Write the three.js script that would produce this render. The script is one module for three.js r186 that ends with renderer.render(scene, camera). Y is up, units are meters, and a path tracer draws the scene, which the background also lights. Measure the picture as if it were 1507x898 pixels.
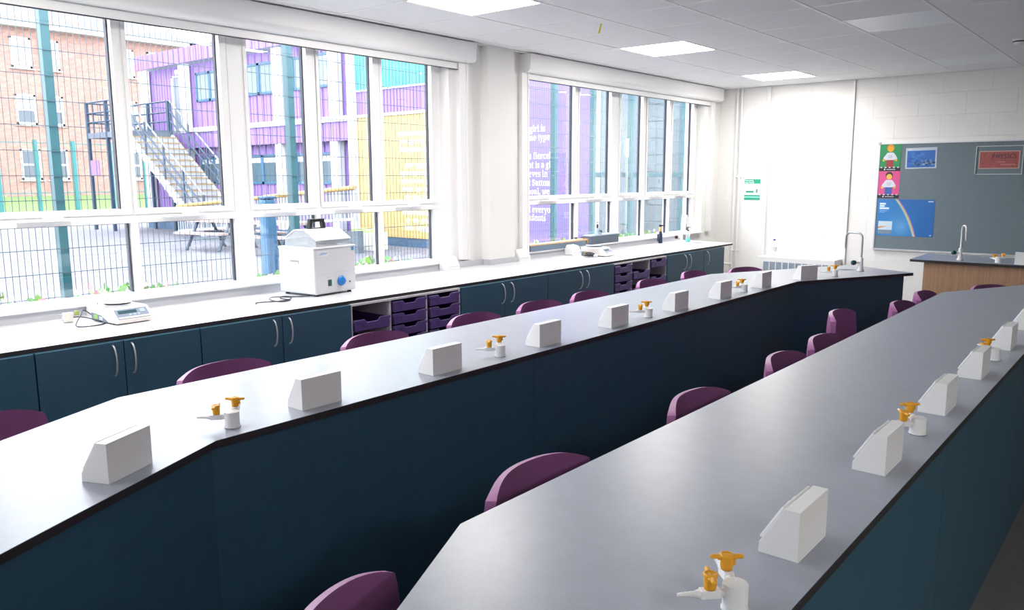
import * as THREE from 'three';
import { mergeGeometries, toCreasedNormals } from 'three/addons/utils/BufferGeometryUtils.js';
import { RoundedBoxGeometry } from 'three/addons/geometries/RoundedBoxGeometry.js';
import { RectAreaLightUniformsLib } from 'three/addons/lights/RectAreaLightUniformsLib.js';

// ------------------------------------------------------------------ camera, sky, exposure
const W = 1507, H = 898, F = 1181.6;
const scene = new THREE.Scene();
const camera = new THREE.PerspectiveCamera(2 * Math.atan(H / 2 / F) * 180 / Math.PI, W / H, 0.05, 300);
camera.position.set(0, 1.62, 0);
camera.rotation.set(-9.011 * Math.PI / 180, 39.686 * Math.PI / 180, -0.218 * Math.PI / 180, 'YXZ');
const renderer = new THREE.WebGLRenderer({ antialias: true });
renderer.toneMapping = THREE.LinearToneMapping;
renderer.toneMappingExposure = 1.9;
renderer.shadowMap.enabled = true;
renderer.shadowMap.type = THREE.PCFSoftShadowMap;
const SKY = 5.0;                                   // bright overcast sky
scene.background = new THREE.Color().setRGB(0.92 * SKY, 0.98 * SKY, 1.08 * SKY);
RectAreaLightUniformsLib.init();
const LAMP = [9.6, 9.2, 8.7];                     // lit ceiling panels, slightly warm

// ------------------------------------------------------------------ helpers
let seed = 7;
const rnd = () => { seed = (seed * 1664525 + 1013904223) >>> 0; return seed / 4294967296; };
const rr = (a, b) => a + (b - a) * rnd();
const used = new Map();
function numbered(name) {
  const n = used.get(name) ?? 0; used.set(name, n + 1);
  return n ? name + '_' + String(n).padStart(3, '0') : name;
}
function std(color, roughness = 0.6, extra = {}) {
  const c = Array.isArray(color) ? new THREE.Color().setRGB(...color) : new THREE.Color(color);
  return new THREE.MeshPhysicalMaterial({ color: c, roughness, metalness: 0, ...extra });
}
function canvasTex(w, h, draw, srgb = true) {
  const c = document.createElement('canvas'); c.width = w; c.height = h;
  draw(c.getContext('2d'), w, h);
  const t = new THREE.CanvasTexture(c);
  if (srgb) t.colorSpace = THREE.SRGBColorSpace;
  t.wrapS = t.wrapT = THREE.RepeatWrapping;
  return t;
}
// speckle: base colour with fine + coarse noise, tile of `size` metres
function speckle(base, amp, size, px = 512, coarse = 0.4, grainPx = 1) {
  const data = new Uint8Array(px * px * 4), g = 16, grid = [];
  for (let i = 0; i < g * g; i++) grid.push(rnd() - 0.5);
  const fine = new Float32Array(px * px);
  for (let i = 0; i < px * px; i++) fine[i] = rnd() - 0.5;
  const sm = (t) => t * t * (3 - 2 * t);
  for (let y = 0; y < px; y++) for (let x = 0; x < px; x++) {
    const gx = x / px * g, gy = y / px * g, x0 = Math.floor(gx), y0 = Math.floor(gy), fx = sm(gx - x0), fy = sm(gy - y0);
    const v = (i, j) => grid[((j % g) * g) + (i % g)];
    const cn = (v(x0, y0) * (1 - fx) + v(x0 + 1, y0) * fx) * (1 - fy) + (v(x0, y0 + 1) * (1 - fx) + v(x0 + 1, y0 + 1) * fx) * fy;
    const fn = fine[Math.floor(y / grainPx) * px + Math.floor(x / grainPx)];
    const k = 1 + amp * (fn * 2 * (1 - coarse) + cn * 2 * coarse), o = (y * px + x) * 4;
    for (let c = 0; c < 3; c++) data[o + c] = Math.max(0, Math.min(255, base[c] * k));
    data[o + 3] = 255;
  }
  const t = new THREE.DataTexture(data, px, px); t.colorSpace = THREE.SRGBColorSpace;
  t.wrapS = t.wrapT = THREE.RepeatWrapping; t.magFilter = THREE.LinearFilter; t.minFilter = THREE.LinearMipmapLinearFilter;
  t.repeat.set(1 / size, 1 / size); t.needsUpdate = true;
  return t;
}
function noiseBump(size, px = 256, gp = 1) {
  const t = speckle([128, 128, 128], 0.9, size, px, 0.35, gp); t.colorSpace = THREE.NoColorSpace; return t;
}
// box from ranges, uv in metres
function bx(x0, x1, y0, y1, z0, z1) {
  if (x0 > x1) [x0, x1] = [x1, x0]; if (y0 > y1) [y0, y1] = [y1, y0]; if (z0 > z1) [z0, z1] = [z1, z0];
  const w = x1 - x0, h = y1 - y0, d = z1 - z0, g = new THREE.BoxGeometry(w, h, d), p = g.attributes.position, n = g.attributes.normal, uv = g.attributes.uv;
  g.translate((x0 + x1) / 2, (y0 + y1) / 2, (z0 + z1) / 2);
  for (let i = 0; i < p.count; i++) {
    const ax = Math.abs(n.getX(i)), ay = Math.abs(n.getY(i));
    if (ax > 0.5) uv.setXY(i, p.getZ(i), p.getY(i)); else if (ay > 0.5) uv.setXY(i, p.getX(i), p.getZ(i)); else uv.setXY(i, p.getX(i), p.getY(i));
  }
  return g;
}
const cb = (w, h, d, x = 0, y = 0, z = 0) => bx(x - w / 2, x + w / 2, y - h / 2, y + h / 2, z - d / 2, z + d / 2);
function rb(w, h, d, r, x = 0, y = 0, z = 0, s = 2) { const g = new RoundedBoxGeometry(w, h, d, s, r); g.translate(x, y, z); return g; }
function cyl(r0, r1, h, x, y, z, s = 24) { const g = new THREE.CylinderGeometry(r1, r0, h, s); g.translate(x, y + h / 2, z); return g; }
function rod(a, b, r, s = 8, r2 = r) {
  const A = new THREE.Vector3(...a), B = new THREE.Vector3(...b), d = B.clone().sub(A), g = new THREE.CylinderGeometry(r2, r, d.length(), s);
  g.applyQuaternion(new THREE.Quaternion().setFromUnitVectors(new THREE.Vector3(0, 1, 0), d.clone().normalize()));
  g.translate(...A.add(B).multiplyScalar(0.5).toArray());
  return g;
}
function tube(pts, r, seg = 40, rs = 8, tension = 0.5) {
  return new THREE.TubeGeometry(new THREE.CatmullRomCurve3(pts.map((p) => new THREE.Vector3(...p)), false, 'catmullrom', tension), seg, r, rs);
}
function lathe(pts, x = 0, y = 0, z = 0, s = 24) { const g = new THREE.LatheGeometry(pts.map((p) => new THREE.Vector2(...p)), s); g.translate(x, y, z); return g; }
function poly(pts) { const s = new THREE.Shape(); pts.forEach(([x, y], i) => (i ? s.lineTo(x, y) : s.moveTo(x, y))); s.closePath(); return s; }
// flat slab from plan outline [x, z], between y0 and y1
function slab(pts, y0, y1, bevel = 0) {
  const g = new THREE.ExtrudeGeometry(poly(pts.map(([x, z]) => [x, -z])), { depth: y1 - y0 - 2 * bevel, bevelEnabled: bevel > 0, bevelSize: bevel, bevelOffset: -bevel, bevelThickness: bevel, bevelSegments: 1 });
  g.rotateX(-Math.PI / 2); g.translate(0, y0 + bevel, 0);
  return g;
}
// profile in (x, y) extruded along z from z0 to z1
function prism(pts, z0, z1, bevel = 0) {
  const g = new THREE.ExtrudeGeometry(poly(pts), { depth: Math.abs(z1 - z0) - 2 * bevel, bevelEnabled: bevel > 0, bevelSize: bevel, bevelOffset: -bevel, bevelThickness: bevel, bevelSegments: 2 });
  g.translate(0, 0, Math.min(z0, z1) + bevel);
  return g;
}
const clean = (g) => { const q = g.index ? g.toNonIndexed() : g.clone(); for (const k of Object.keys(q.attributes)) if (!['position', 'normal', 'uv'].includes(k)) q.deleteAttribute(k); q.morphAttributes = {}; return q; };
const merge = (gs) => (Array.isArray(gs) ? (gs.length === 1 ? gs[0] : mergeGeometries(gs.map(clean))) : gs);
function obj(name, gs, m, parent = scene) {
  const o = new THREE.Mesh(merge(gs), m); o.name = parent === scene ? numbered(name) : name;
  o.castShadow = o.receiveShadow = true; parent.add(o);
  return o;
}
function tag(o, label, category, group, kind) { o.userData = { label, category }; if (group) o.userData.group = group; if (kind) o.userData.kind = kind; return o; }
function thing(name, label, category, [x, y, z] = [0, 0, 0], turn = 0, group) {
  const o = new THREE.Group(); o.name = numbered(name); scene.add(o); o.position.set(x, y, z); o.rotation.y = turn;
  return tag(o, label, category, group);
}
function struct(name, label, category = 'structure', parent) { const o = new THREE.Group(); o.name = numbered(name); scene.add(o); o.userData = { kind: 'structure', label, category }; return o; }
function dup(root, [x, y, z], turn, label) {
  const r = root.clone(); r.name = numbered(root.name.replace(/_\d{3}$/, '')); scene.add(r); r.position.set(x, y, z); r.rotation.y = turn;
  r.userData = { ...root.userData, label };
  return r;
}
const ORD = ['first', 'second', 'third', 'fourth', 'fifth', 'sixth', 'seventh', 'eighth', 'ninth', 'tenth'];

// ------------------------------------------------------------------ materials
const wallPaint = std([0.84, 0.83, 0.81], 0.75, { bumpMap: noiseBump(0.35), bumpScale: 0.0006 });
const plaster = std([0.82, 0.815, 0.80], 0.7);
const upvc = std([0.84, 0.84, 0.84], 0.35);
const white = std([0.82, 0.82, 0.82], 0.4);
const whiteGloss = std([0.82, 0.83, 0.84], 0.28);
const gasketM = std([0.02, 0.025, 0.04], 0.5);
const glass = new THREE.MeshPhysicalMaterial({ color: 0xffffff, roughness: 0, transmission: 1, thickness: 0, ior: 1.5 });
const lamTex = speckle([156, 162, 174], 0.06, 0.5, 512, 0.25);
const laminate = std([1, 1, 1], 0.32, { map: lamTex });
const lamWhite = std([1, 1, 1], 0.35, { map: speckle([205, 206, 210], 0.04, 0.5, 256, 0.3) });
const lamGreyDesk = std([1, 1, 1], 0.25, { map: speckle([150, 158, 172], 0.06, 0.5, 256, 0.3) });
const blackCore = std([0.018, 0.016, 0.018], 0.5);
const teal = std([1, 1, 1], 0.45, { map: speckle([42, 82, 102], 0.05, 0.4, 256, 0.5) });
const purplePlastic = std([0.36, 0.13, 0.315], 0.38, { bumpMap: noiseBump(0.05), bumpScale: 0.0002 });
const trayPurple = std([0.075, 0.045, 0.175], 0.4);
const carcassM = std([0.62, 0.63, 0.66], 0.5);
const steel = std([0.62, 0.63, 0.64], 0.3, { metalness: 0.9 });
const satin = std([0.42, 0.44, 0.47], 0.4, { metalness: 0.6 });
const orange = std([0.78, 0.36, 0.01], 0.35);
const orangeDark = std([0.35, 0.16, 0.01], 0.5);
const tileM = std([1, 1, 1], 0.95, { map: speckle([234, 234, 236], 0.03, 0.6, 256, 0.15), bumpMap: noiseBump(0.3, 256, 2), bumpScale: 0.001 });
const gridM = std([0.86, 0.86, 0.86], 0.45);
const floorM = std([1, 1, 1], 0.45, { map: speckle([108, 106, 104], 0.12, 0.7, 512, 0.3) });
const black = std([0.012, 0.012, 0.014], 0.45);
const greyPlastic = std([0.2, 0.25, 0.32], 0.5);
const grass = std([0.10, 0.16, 0.05], 0.9);

// ------------------------------------------------------------------ room shell
const CEIL = 2.676, XW = -4.5, ZB = -9.46, XR = 3.3, ZN = 3.5;
const fl = obj('floor', bx(XW - 0.25, XR + 0.2, -0.15, 0, ZB - 0.2, ZN + 0.2), floorM); fl.userData = { kind: 'structure', label: 'dark grey vinyl classroom floor', category: 'floor' };

// left wall: openings repeat every 4.38 m
const BAY = 4.38, OP0 = -1.22, OP1 = -4.657, SILL = 0.95, HEAD = 2.6;
const bays = [-1, 0, 1];                                    // bay k shifted by -k * BAY
const wl = struct('wall_left', 'white wall holding the long windows', 'wall');
{
  const gs = [bx(XW - 0.25, XW, 0, SILL, ZB - 0.2, ZN + 0.2), bx(XW - 0.25, XW, HEAD, CEIL + 0.15, ZB - 0.2, ZN + 0.2)];
  const edges = [ZN + 0.2];
  for (const k of bays) edges.push(OP0 - k * BAY, OP1 - k * BAY);
  edges.push(ZB - 0.2);
  for (let i = 0; i < edges.length; i += 2) gs.push(bx(XW - 0.25, XW, SILL, HEAD, edges[i], edges[i + 1]));
  obj('plaster', gs, plaster, wl);
  for (const [n, o] of [[1, 0], [2, BAY]]) { const p = obj('trim_' + n, bx(XW, -4.41, 0, CEIL, -5.03 + o, -5.355 + o), plaster); p.userData = { kind: 'structure', label: n === 1 ? 'square white column between the two windows' : 'square white column beside the viewer', category: 'column' }; }
}
// far wall: painted blockwork, every block its own piece
const wf = struct('wall_far', 'white painted blockwork wall behind the teacher desk', 'wall');
obj('backing', bx(XW - 0.25, XR + 0.2, 0, CEIL + 0.15, ZB - 0.2, ZB - 0.008), wallPaint, wf);
{
  const bl = 0.45, bh = 0.225, j = 0.0003;
  const mk = (w) => rb(w - 2 * j, bh - 2 * j, 0.03, 0.0012, 0, 0, 0, 1);
  const full = mk(bl), half = mk(bl / 2);
  for (let r = 0; r < 12; r++) {
    let x = XW; let first = r % 2;
    while (x < XR - 0.01) {
      let w = first ? bl / 2 : bl; first = 0;
      let g = w === bl ? full : half;
      if (x + w > XR) { w = XR - x; if (w < 0.03) break; g = mk(w); }
      const b = obj('block', g, wallPaint, wf); b.position.set(x + w / 2, Math.min(bh * r + bh / 2, CEIL), ZB - 0.015);
      x += w;
    }
  }
}
const wr = obj('wall_right', bx(XR, XR + 0.2, 0, CEIL + 0.15, ZB - 0.2, ZN + 0.2), plaster); wr.userData = { kind: 'structure', label: 'white wall on the side away from the windows', category: 'wall' };
const wn = obj('wall_near', bx(XW - 0.25, XR + 0.2, 0, CEIL + 0.15, ZN, ZN + 0.2), plaster); wn.userData = { kind: 'structure', label: 'white wall behind the viewer', category: 'wall' };

// ceiling: suspended tiles in a 600 mm grid
const LX = -1.334, LZ = -5.29, T = 0.6;
const rowsZ = [-8.29, -5.89, -3.49, -1.09, 1.31];
const ceilG = struct('ceiling', 'white suspended tile ceiling with a slim grid', 'ceiling');
obj('slab', bx(XW - 0.25, XR + 0.2, CEIL + 0.05, CEIL + 0.2, ZB - 0.2, ZN + 0.2), plaster, ceilG);
{
  const xs = [], zs = [];
  for (let x = LX - 5 * T; x <= XR; x += T) xs.push(x);
  for (let z = LZ - 6 * T - 0.6; z <= ZN; z += T) zs.push(z);
  const xl = [XW, ...xs.filter((x) => x > XW + 0.05 && x < XR - 0.02), XR], zl = [ZB, ...zs.filter((z) => z > ZB + 0.05 && z < ZN - 0.02), ZN];
  const cache = new Map();
  const isLamp = (x0, z0) => [-3.734, -1.934, 1.666].some((lx) => Math.abs(lx - x0) < 0.05) && rowsZ.some((z) => Math.abs(z - 0.6 - z0) < 0.05);
  for (let i = 0; i + 1 < xl.length; i++) for (let k = 0; k + 1 < zl.length; k++) {
    const w = xl[i + 1] - xl[i], d = zl[k + 1] - zl[k];
    if (isLamp(xl[i], zl[k])) continue;
    const key = w.toFixed(3) + d.toFixed(3);
    if (!cache.has(key)) cache.set(key, bx(-w / 2 + 0.004, w / 2 - 0.004, 0, 0.02, -d / 2 + 0.004, d / 2 - 0.004));
    const t = obj('tile', cache.get(key), tileM, ceilG); t.position.set(xl[i] + w / 2, CEIL, zl[k] + d / 2);
  }
  const bars = [];
  for (const x of xl.slice(1, -1)) bars.push(bx(x - 0.011, x + 0.011, CEIL - 0.003, CEIL + 0.03, ZB, ZN));
  for (const z of zl.slice(1, -1)) bars.push(bx(XW, XR, CEIL - 0.002, CEIL + 0.03, z - 0.010, z + 0.010));
  bars.push(bx(XW + 0.06, XW + 0.085, CEIL - 0.012, CEIL + 0.02, ZB, ZN));
  obj('grid', bars, gridM, ceilG);
}

// ------------------------------------------------------------------ windows
const UP = [[-1.30, -2.112], [-2.19, -2.755], [-2.94, -3.387], [-3.49, -3.963], [-4.05, -4.553]];
const LO = [[-1.30, -2.146], [-2.196, -2.803], [-2.94, -3.43], [-3.47, -4.0], [-4.04, -4.563]];
const UY = [1.453, 2.53], LY = [0.976, 1.373], XG0 = -4.67, XG1 = -4.60, XGL = -4.64;
function makeWindow(n, k) {
  const o = -k * BAY, w = struct('window_' + n, ['long white framed window over the counter, nearest the viewer', 'long white framed window beside the far sinks', 'long white framed window out beside the viewer'][n - 1], 'window');
  const z0 = OP0 + o, z1 = OP1 + o;
  obj('frame', [bx(XG0, XG1, HEAD - 0.08, HEAD, z0, z1), bx(XG0, XG1, SILL, LY[0], z0, z1), bx(XG0, XG1, LY[0], UY[1] + 0.01, z0, -1.30 + o), bx(XG0, XG1, LY[0], UY[1] + 0.01, -4.575 + o, z1)], upvc, w);
  obj('transom', bx(XG0 - 0.002, XG1 + 0.006, LY[1], UY[0] - 0.03, z0, z1), upvc, w);
  obj('sill', [bx(-4.62, -4.455, SILL + 0.0, SILL + 0.012, z0 - 0.0, z1)], white, w);
  for (let i = 0; i < 4; i++) {
    obj('mullion', bx(XG0, XG1 + 0.004, LY[0], UY[1] + 0.01, LO[i][1] + o - 0.006, LO[i + 1][0] + o + 0.006), upvc, w);
  }
  for (let i = 0; i < 5; i++) {
    const [a, b] = UP[i].map((z) => z + o), [c, d] = LO[i].map((z) => z + o);
    const sash = obj('sash', [bx(XG0 + 0.02, XG1 + 0.014, UY[0] - 0.03, UY[0], a + 0.02, b - 0.045), bx(XG0 + 0.02, XG1 + 0.014, UY[0], UY[1], a, a + 0.022), bx(XG0 + 0.02, XG1 + 0.014, UY[0], UY[1], b, b - 0.045)], upvc, w);
    obj('gasket', [bx(XGL - 0.01, XGL + 0.014, UY[0], UY[1], b, b + 0.007), bx(XGL - 0.01, XGL + 0.01, UY[0], UY[1], a, a - 0.006)], gasketM, w);
    obj('gasket', [bx(XGL - 0.01, XGL + 0.014, LY[0], LY[1], d, d + 0.007), bx(XGL - 0.01, XGL + 0.01, LY[0], LY[1], c, c - 0.006), bx(XGL - 0.01, XGL + 0.01, LY[1] - 0.004, LY[1], c, d)], gasketM, w);
    obj('pane', bx(XGL - 0.002, XGL + 0.002, UY[0] - 0.005, UY[1] + 0.005, a + 0.005, b - 0.005), glass, w);
    obj('pane', bx(XGL - 0.002, XGL + 0.002, LY[0] - 0.005, LY[1] + 0.005, c + 0.005, d - 0.005), glass, w);
    const m = (a + b) / 2;
    const hd = obj('handle', [rb(0.022, 0.014, 0.26, 0.004, XG1 + 0.028, UY[0] - 0.045, m + 0.02), rb(0.03, 0.026, 0.10, 0.005, XG1 + 0.03, UY[0] - 0.04, m - 0.02)], whiteGloss, w);
  }
  return w;
}
makeWindow(1, 0); makeWindow(2, 1); makeWindow(3, -1);

// blackout blinds: cassette, bottom bar, side channels
[['near', 0], ['far', 1], ['behind', -1]].forEach(([nm, k]) => {
  const o = -k * BAY, z0 = OP0 + o + 0.02, z1 = (k === 1 ? -9.3 : -4.85 + o);
  const b = thing('roller_blind', nm === 'near' ? 'white roller blind cassette above the window left of the column' : nm === 'far' ? 'white roller blind cassette above the window right of the column' : 'white roller blind cassette over the window beside the viewer', 'blind', [0, 0, 0], 0, 'roller blinds over the windows');
  const prof = [[-4.5, 2.665]]; for (let i = 0; i <= 6; i++) { const a = i / 6 * Math.PI / 2; prof.push([-4.43 + 0.045 * Math.cos(a), 2.56 - 0.045 * Math.sin(a)]); } prof.splice(1, 0, [-4.385, 2.665]); prof.push([-4.5, 2.515]);
  obj('cassette', toCreasedNormals(prism(prof, z0 + 0.03, z1 - 0.0), 0.6), upvc, b);
  obj('end_cap', prism(prof.map(([x, y]) => [x + (x > -4.45 ? 0.004 : 0), y]), z1, z1 - 0.012), white, b);
  obj('end_cap', prism(prof.map(([x, y]) => [x + (x > -4.45 ? 0.004 : 0), y]), z0 + 0.042, z0 + 0.03), white, b);
  obj('bottom_bar', rb(0.024, 0.048, Math.abs(z1 - z0) - 0.14, 0.004, -4.487, 2.487, (z0 + z1) / 2 + 0.045), upvc, b);
  obj('bar_seal', bx(-4.495, -4.478, 2.459, 2.464, z0 - 0.05, z1 + 0.1), black, b);
  for (const z of [z0 + 0.01, k === 1 ? -9.19 : -4.79 + o]) obj('side_channel', [bx(-4.5, -4.462, 0.962, 2.515, z - 0.045, z + 0.045), bx(-4.462, -4.456, 0.962, 2.515, z - 0.045, z - 0.03)], upvc, b);
});

// ------------------------------------------------------------------ ceiling lights
const panelGlow = new THREE.MeshStandardMaterial({ color: 0xffffff, roughness: 0.6, emissive: new THREE.Color().setRGB(...LAMP), emissiveIntensity: 1 });
const panelOff = std([0.8, 0.83, 0.86], 0.35);
rowsZ.forEach((z, i) => {
  const where = ['farthest lit row end, above the far sinks', 'above the second window', 'at the top edge beside the blind', 'above the near counter', 'behind the viewer'][i];
  const l = thing('ceiling_light', 'lit square ceiling panel light, ' + where, 'ceiling light', [-3.434, CEIL, z - 0.3], 0, 'lit ceiling panels along the windows');
  obj('diffuser', bx(-0.285, 0.285, 0.0, 0.012, -0.285, 0.285), panelGlow, l);
  obj('frame', [bx(-0.295, 0.295, -0.002, 0.02, 0.285, 0.295), bx(-0.295, 0.295, -0.002, 0.02, -0.295, -0.285), bx(-0.295, -0.285, -0.002, 0.02, -0.285, 0.285), bx(0.285, 0.295, -0.002, 0.02, -0.285, 0.285)], gridM, l);
  const ra = new THREE.RectAreaLight(new THREE.Color().setRGB(...LAMP), 1, 0.57, 0.57); ra.position.set(-3.434, CEIL - 0.004, z - 0.3); ra.rotation.x = -Math.PI / 2; scene.add(ra);
  const lit = i > 2, w3 = ['farthest from the viewer', 'second from the far wall', 'third from the far wall', 'over the near aisle', 'by the rear wall'][i];
  const v = thing('ceiling_light', (lit ? 'lit' : 'unlit') + ' ceiling panel light in the row by the inner wall, ' + w3, 'ceiling light', [1.966, CEIL, z - 0.3], 0, 'ceiling panels away from the windows');
  obj('diffuser', bx(-0.285, 0.285, 0.0, 0.012, -0.285, 0.285), lit ? panelGlow : panelOff, v);
  obj('frame', [bx(-0.295, 0.295, -0.002, 0.02, 0.285, 0.295), bx(-0.295, 0.295, -0.002, 0.02, -0.295, -0.285), bx(-0.295, -0.285, -0.002, 0.02, -0.285, 0.285), bx(0.285, 0.295, -0.002, 0.02, -0.285, 0.285)], gridM, v);
  if (lit) { const rv = new THREE.RectAreaLight(new THREE.Color().setRGB(...LAMP), 1, 0.57, 0.57); rv.position.set(1.966, CEIL - 0.004, z - 0.3); rv.rotation.x = -Math.PI / 2; scene.add(rv); }
  const w2 = ['farthest one, near the notice board', 'second from the notice board', 'third from the notice board', 'over the near end of the bench', 'behind the viewer'][i];
  const u = thing('ceiling_light', 'unlit square ceiling panel light, ' + w2, 'ceiling light', [-1.634, CEIL, z - 0.3], 0, 'unlit ceiling panels');
  obj('diffuser', bx(-0.285, 0.285, 0.0, 0.012, -0.285, 0.285), panelOff, u);
  obj('frame', [bx(-0.295, 0.295, -0.002, 0.02, 0.285, 0.295), bx(-0.295, 0.295, -0.002, 0.02, -0.295, -0.285), bx(-0.295, -0.285, -0.002, 0.02, -0.285, 0.285), bx(0.285, 0.295, -0.002, 0.02, -0.285, 0.285)], gridM, u);
});

// ------------------------------------------------------------------ counter under the windows
const TOP = 0.90, CF = -3.76, CZ0 = 1.2, CZ1 = -8.40;
{
  const c = thing('counter_worktop', 'long pale grey worktop with dark edge running under the windows', 'worktop');
  const plan = [[-4.498, CZ0], [CF, CZ0], [CF, -8.33], [-3.80, -8.35], [-4.498, -8.46], [-4.498, -5.357], [-4.408, -5.357], [-4.408, -5.028], [-4.498, -5.028], [-4.498, -5.357 + BAY], [-4.408, -5.357 + BAY], [-4.408, -5.028 + BAY], [-4.498, -5.028 + BAY]];
  obj('core', slab(plan, TOP - 0.02, TOP - 0.0015), blackCore, c);
  obj('surface', slab(plan, TOP - 0.0015, TOP), lamWhite, c);
  const up = [bx(-4.498, -4.468, TOP, SILL, CZ0, -0.6), bx(-4.498, -4.468, TOP, SILL, -1.0, -4.86), bx(-4.498, -4.468, TOP, SILL, -5.53, -8.45)];
  obj('upstand', [...up, bx(-4.498, -4.468, TOP, 0.945, -4.86, -5.015), bx(-4.498, -4.395, TOP, 0.945, -5.015, -5.028), bx(-4.408, -4.395, TOP, 0.945, -5.028, -5.357), bx(-4.498, -4.395, TOP, 0.945, -5.357, -5.37), bx(-4.498, -4.468, TOP, 0.945, -5.37, -5.53)], std([0.52, 0.53, 0.57], 0.4), c);
}
const handleG = tube(Array.from({ length: 9 }, (_, i) => { const a = i / 8 * Math.PI; return [0.034 * Math.sin(a), 0.072 * Math.cos(a), 0]; }), 0.0042, 28, 8);
function cabinet(z0, z1, seams, handles, label) {           // z0 near, z1 far; seams between doors
  const c = thing('base_cabinet', label, 'cabinet', [0, 0, 0], 0, 'teal base cabinets under the window counter');
  obj('body', bx(-4.40, -3.752, 0.1, TOP - 0.021, z0, z1), teal, c);
  obj('plinth', bx(-4.4, -3.80, 0, 0.1, z0, z1), black, c);
  const e = [z0, ...seams, z1];
  for (let i = 0; i + 1 < e.length; i++) {
    const d = obj('door', rb(0.018, TOP - 0.14, Math.abs(e[i + 1] - e[i]) - 0.005, 0.0015, -3.743, 0.5 * (TOP - 0.022 + 0.118), (e[i] + e[i + 1]) / 2, 1), teal, c);
    if (handles[i] !== undefined) { const h = obj('handle', handleG, satin, d); h.position.set(-3.734, 0.79, handles[i]); }
  }
  return c;
}
cabinet(0.64, -0.32, [0.16], [0.2, 0.12], 'teal double door base cabinet at the near end of the counter');
cabinet(-0.32, -1.285, [-0.8], [-0.76, -0.84], 'teal base cabinet door cut off by the left edge of the photo');
cabinet(-1.287, -2.049, [-1.667], [-1.615, -1.682 - 0.02], 'teal double door base cabinet below the weighing scale with the plug');
cabinet(-2.051, -3.009, [-2.53], [-2.472, -2.545 - 0.025], 'teal double door base cabinet below the water bath');
cabinet(-3.958, -4.937, [-4.42], [-4.386, -4.488], 'teal double door base cabinet right of the nearer tray unit');
cabinet(-4.939, -5.89, [-5.408], [-5.365, -5.46], 'teal double door base cabinet left of the farther tray unit');
cabinet(-6.829, -7.595, [-7.212], [-7.165, -7.26], 'teal double door base cabinet right of the farther tray unit');
cabinet(-7.597, -8.073, [], [-7.655], 'teal single door base cabinet at the far end of the counter');

// tray units with purple trays
function trayUnit(z0, Wd, label, cells, where) {
  const c = thing('tray_unit', label, 'storage unit');
  obj('side_panel', bx(-4.40, -3.745, 0.06, TOP - 0.021, z0, z0 - 0.012), carcassM, c);
  obj('side_panel', bx(-4.40, -3.745, 0.06, TOP - 0.021, z0 - Wd, z0 - Wd + 0.012), carcassM, c);
  obj('back_panel', bx(-4.28, -4.27, 0.06, TOP - 0.021, z0 - 0.012, z0 - Wd + 0.012), carcassM, c);
  obj('top_panel', bx(-4.40, -3.745, TOP - 0.034, TOP - 0.021, z0 - 0.012, z0 - Wd + 0.012), carcassM, c);
  obj('base_panel', bx(-4.40, -3.745, 0.06, 0.08, z0 - 0.012, z0 - Wd + 0.012), carcassM, c);
  obj('plinth', bx(-4.4, -3.8, 0, 0.06, z0, z0 - Wd), black, c);
  for (let i = 1; i < 3; i++) obj('divider', bx(-4.27, -3.75, 0.08, TOP - 0.034, z0 - i * Wd / 3 - 0.008, z0 - i * Wd / 3 + 0.008), carcassM, c);
  const run = [];
  for (let i = 0; i < 3; i++) for (let r = 0; r < 9; r++) for (const s of [0, 1]) {
    const za = z0 - i * Wd / 3 - (s ? Wd / 3 - 0.0125 : 0.0125);
    run.push(bx(-4.25, -3.77, 0.79 + 0.052 - 0.077 * r, 0.79 + 0.055 - 0.077 * r, za - 0.0045, za + 0.0045));
  }
  obj('runners', run, carcassM, c).userData = { kind: 'stuff' };
  for (const [col, row, out = 0] of cells) {
    const t = thing('storage_tray', `purple plastic storage tray, ${['left', 'middle', 'right'][col]} column, ${ORD[row]} slot down in the ${where} tray unit`, 'tray', [-3.742 + out, 0.79 - 0.077 * row, z0 - (col + 0.5) * Wd / 3], 0, 'purple trays in the ' + where + ' tray unit');
    trayParts(t);
  }
}
let trayGeo;
function trayParts(t) {
  if (!trayGeo) {
    const w = 0.136, h = 0.064;                             // front plate in (z, y)
    const pts = [[-w, 0.0], [w, 0.0], [w, 0.05], [w + 0.009, 0.052], [w + 0.009, h], [0.062, h], [0.045, 0.044], [-0.045, 0.044], [-0.062, h], [-w - 0.009, h], [-w - 0.009, 0.052], [-w, 0.05]];
    const f = new THREE.ExtrudeGeometry(poly(pts), { depth: 0.008, bevelEnabled: true, bevelSize: 0.0015, bevelThickness: 0.0015, bevelSegments: 1 }); f.rotateY(Math.PI / 2);
    const body = merge([bx(-0.4, -0.004, 0, 0.004, -w, w), bx(-0.4, -0.004, 0.004, 0.058, -w, -w + 0.004), bx(-0.4, -0.004, 0.004, 0.058, w - 0.004, w), bx(-0.4, -0.396, 0.004, 0.058, -w, w), bx(-0.4, -0.004, 0.056, 0.06, -w - 0.005, -w), bx(-0.4, -0.004, 0.056, 0.06, w, w + 0.005)]);
    trayGeo = { f, body, label: merge([bx(0.0095, 0.011, 0.006, 0.05, 0.072, 0.076), bx(0.0095, 0.011, 0.046, 0.05, 0.05, 0.118), bx(0.0095, 0.011, 0.004, 0.007, 0.05, 0.118)]) };
  }
  obj('front', trayGeo.f, trayPurple, t); obj('tub', trayGeo.body, trayPurple, t); obj('label_slot', trayGeo.label, trayPurple, t);
}
trayUnit(-3.011, 0.945, 'pale grey tray unit left of the column, with three columns of purple trays', [[0, 1], [0, 3], [1, 0], [1, 1], [1, 2], [1, 3], [1, 4], [2, 0], [2, 1], [2, 2], [2, 3], [2, 4]], 'nearer');
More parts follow.
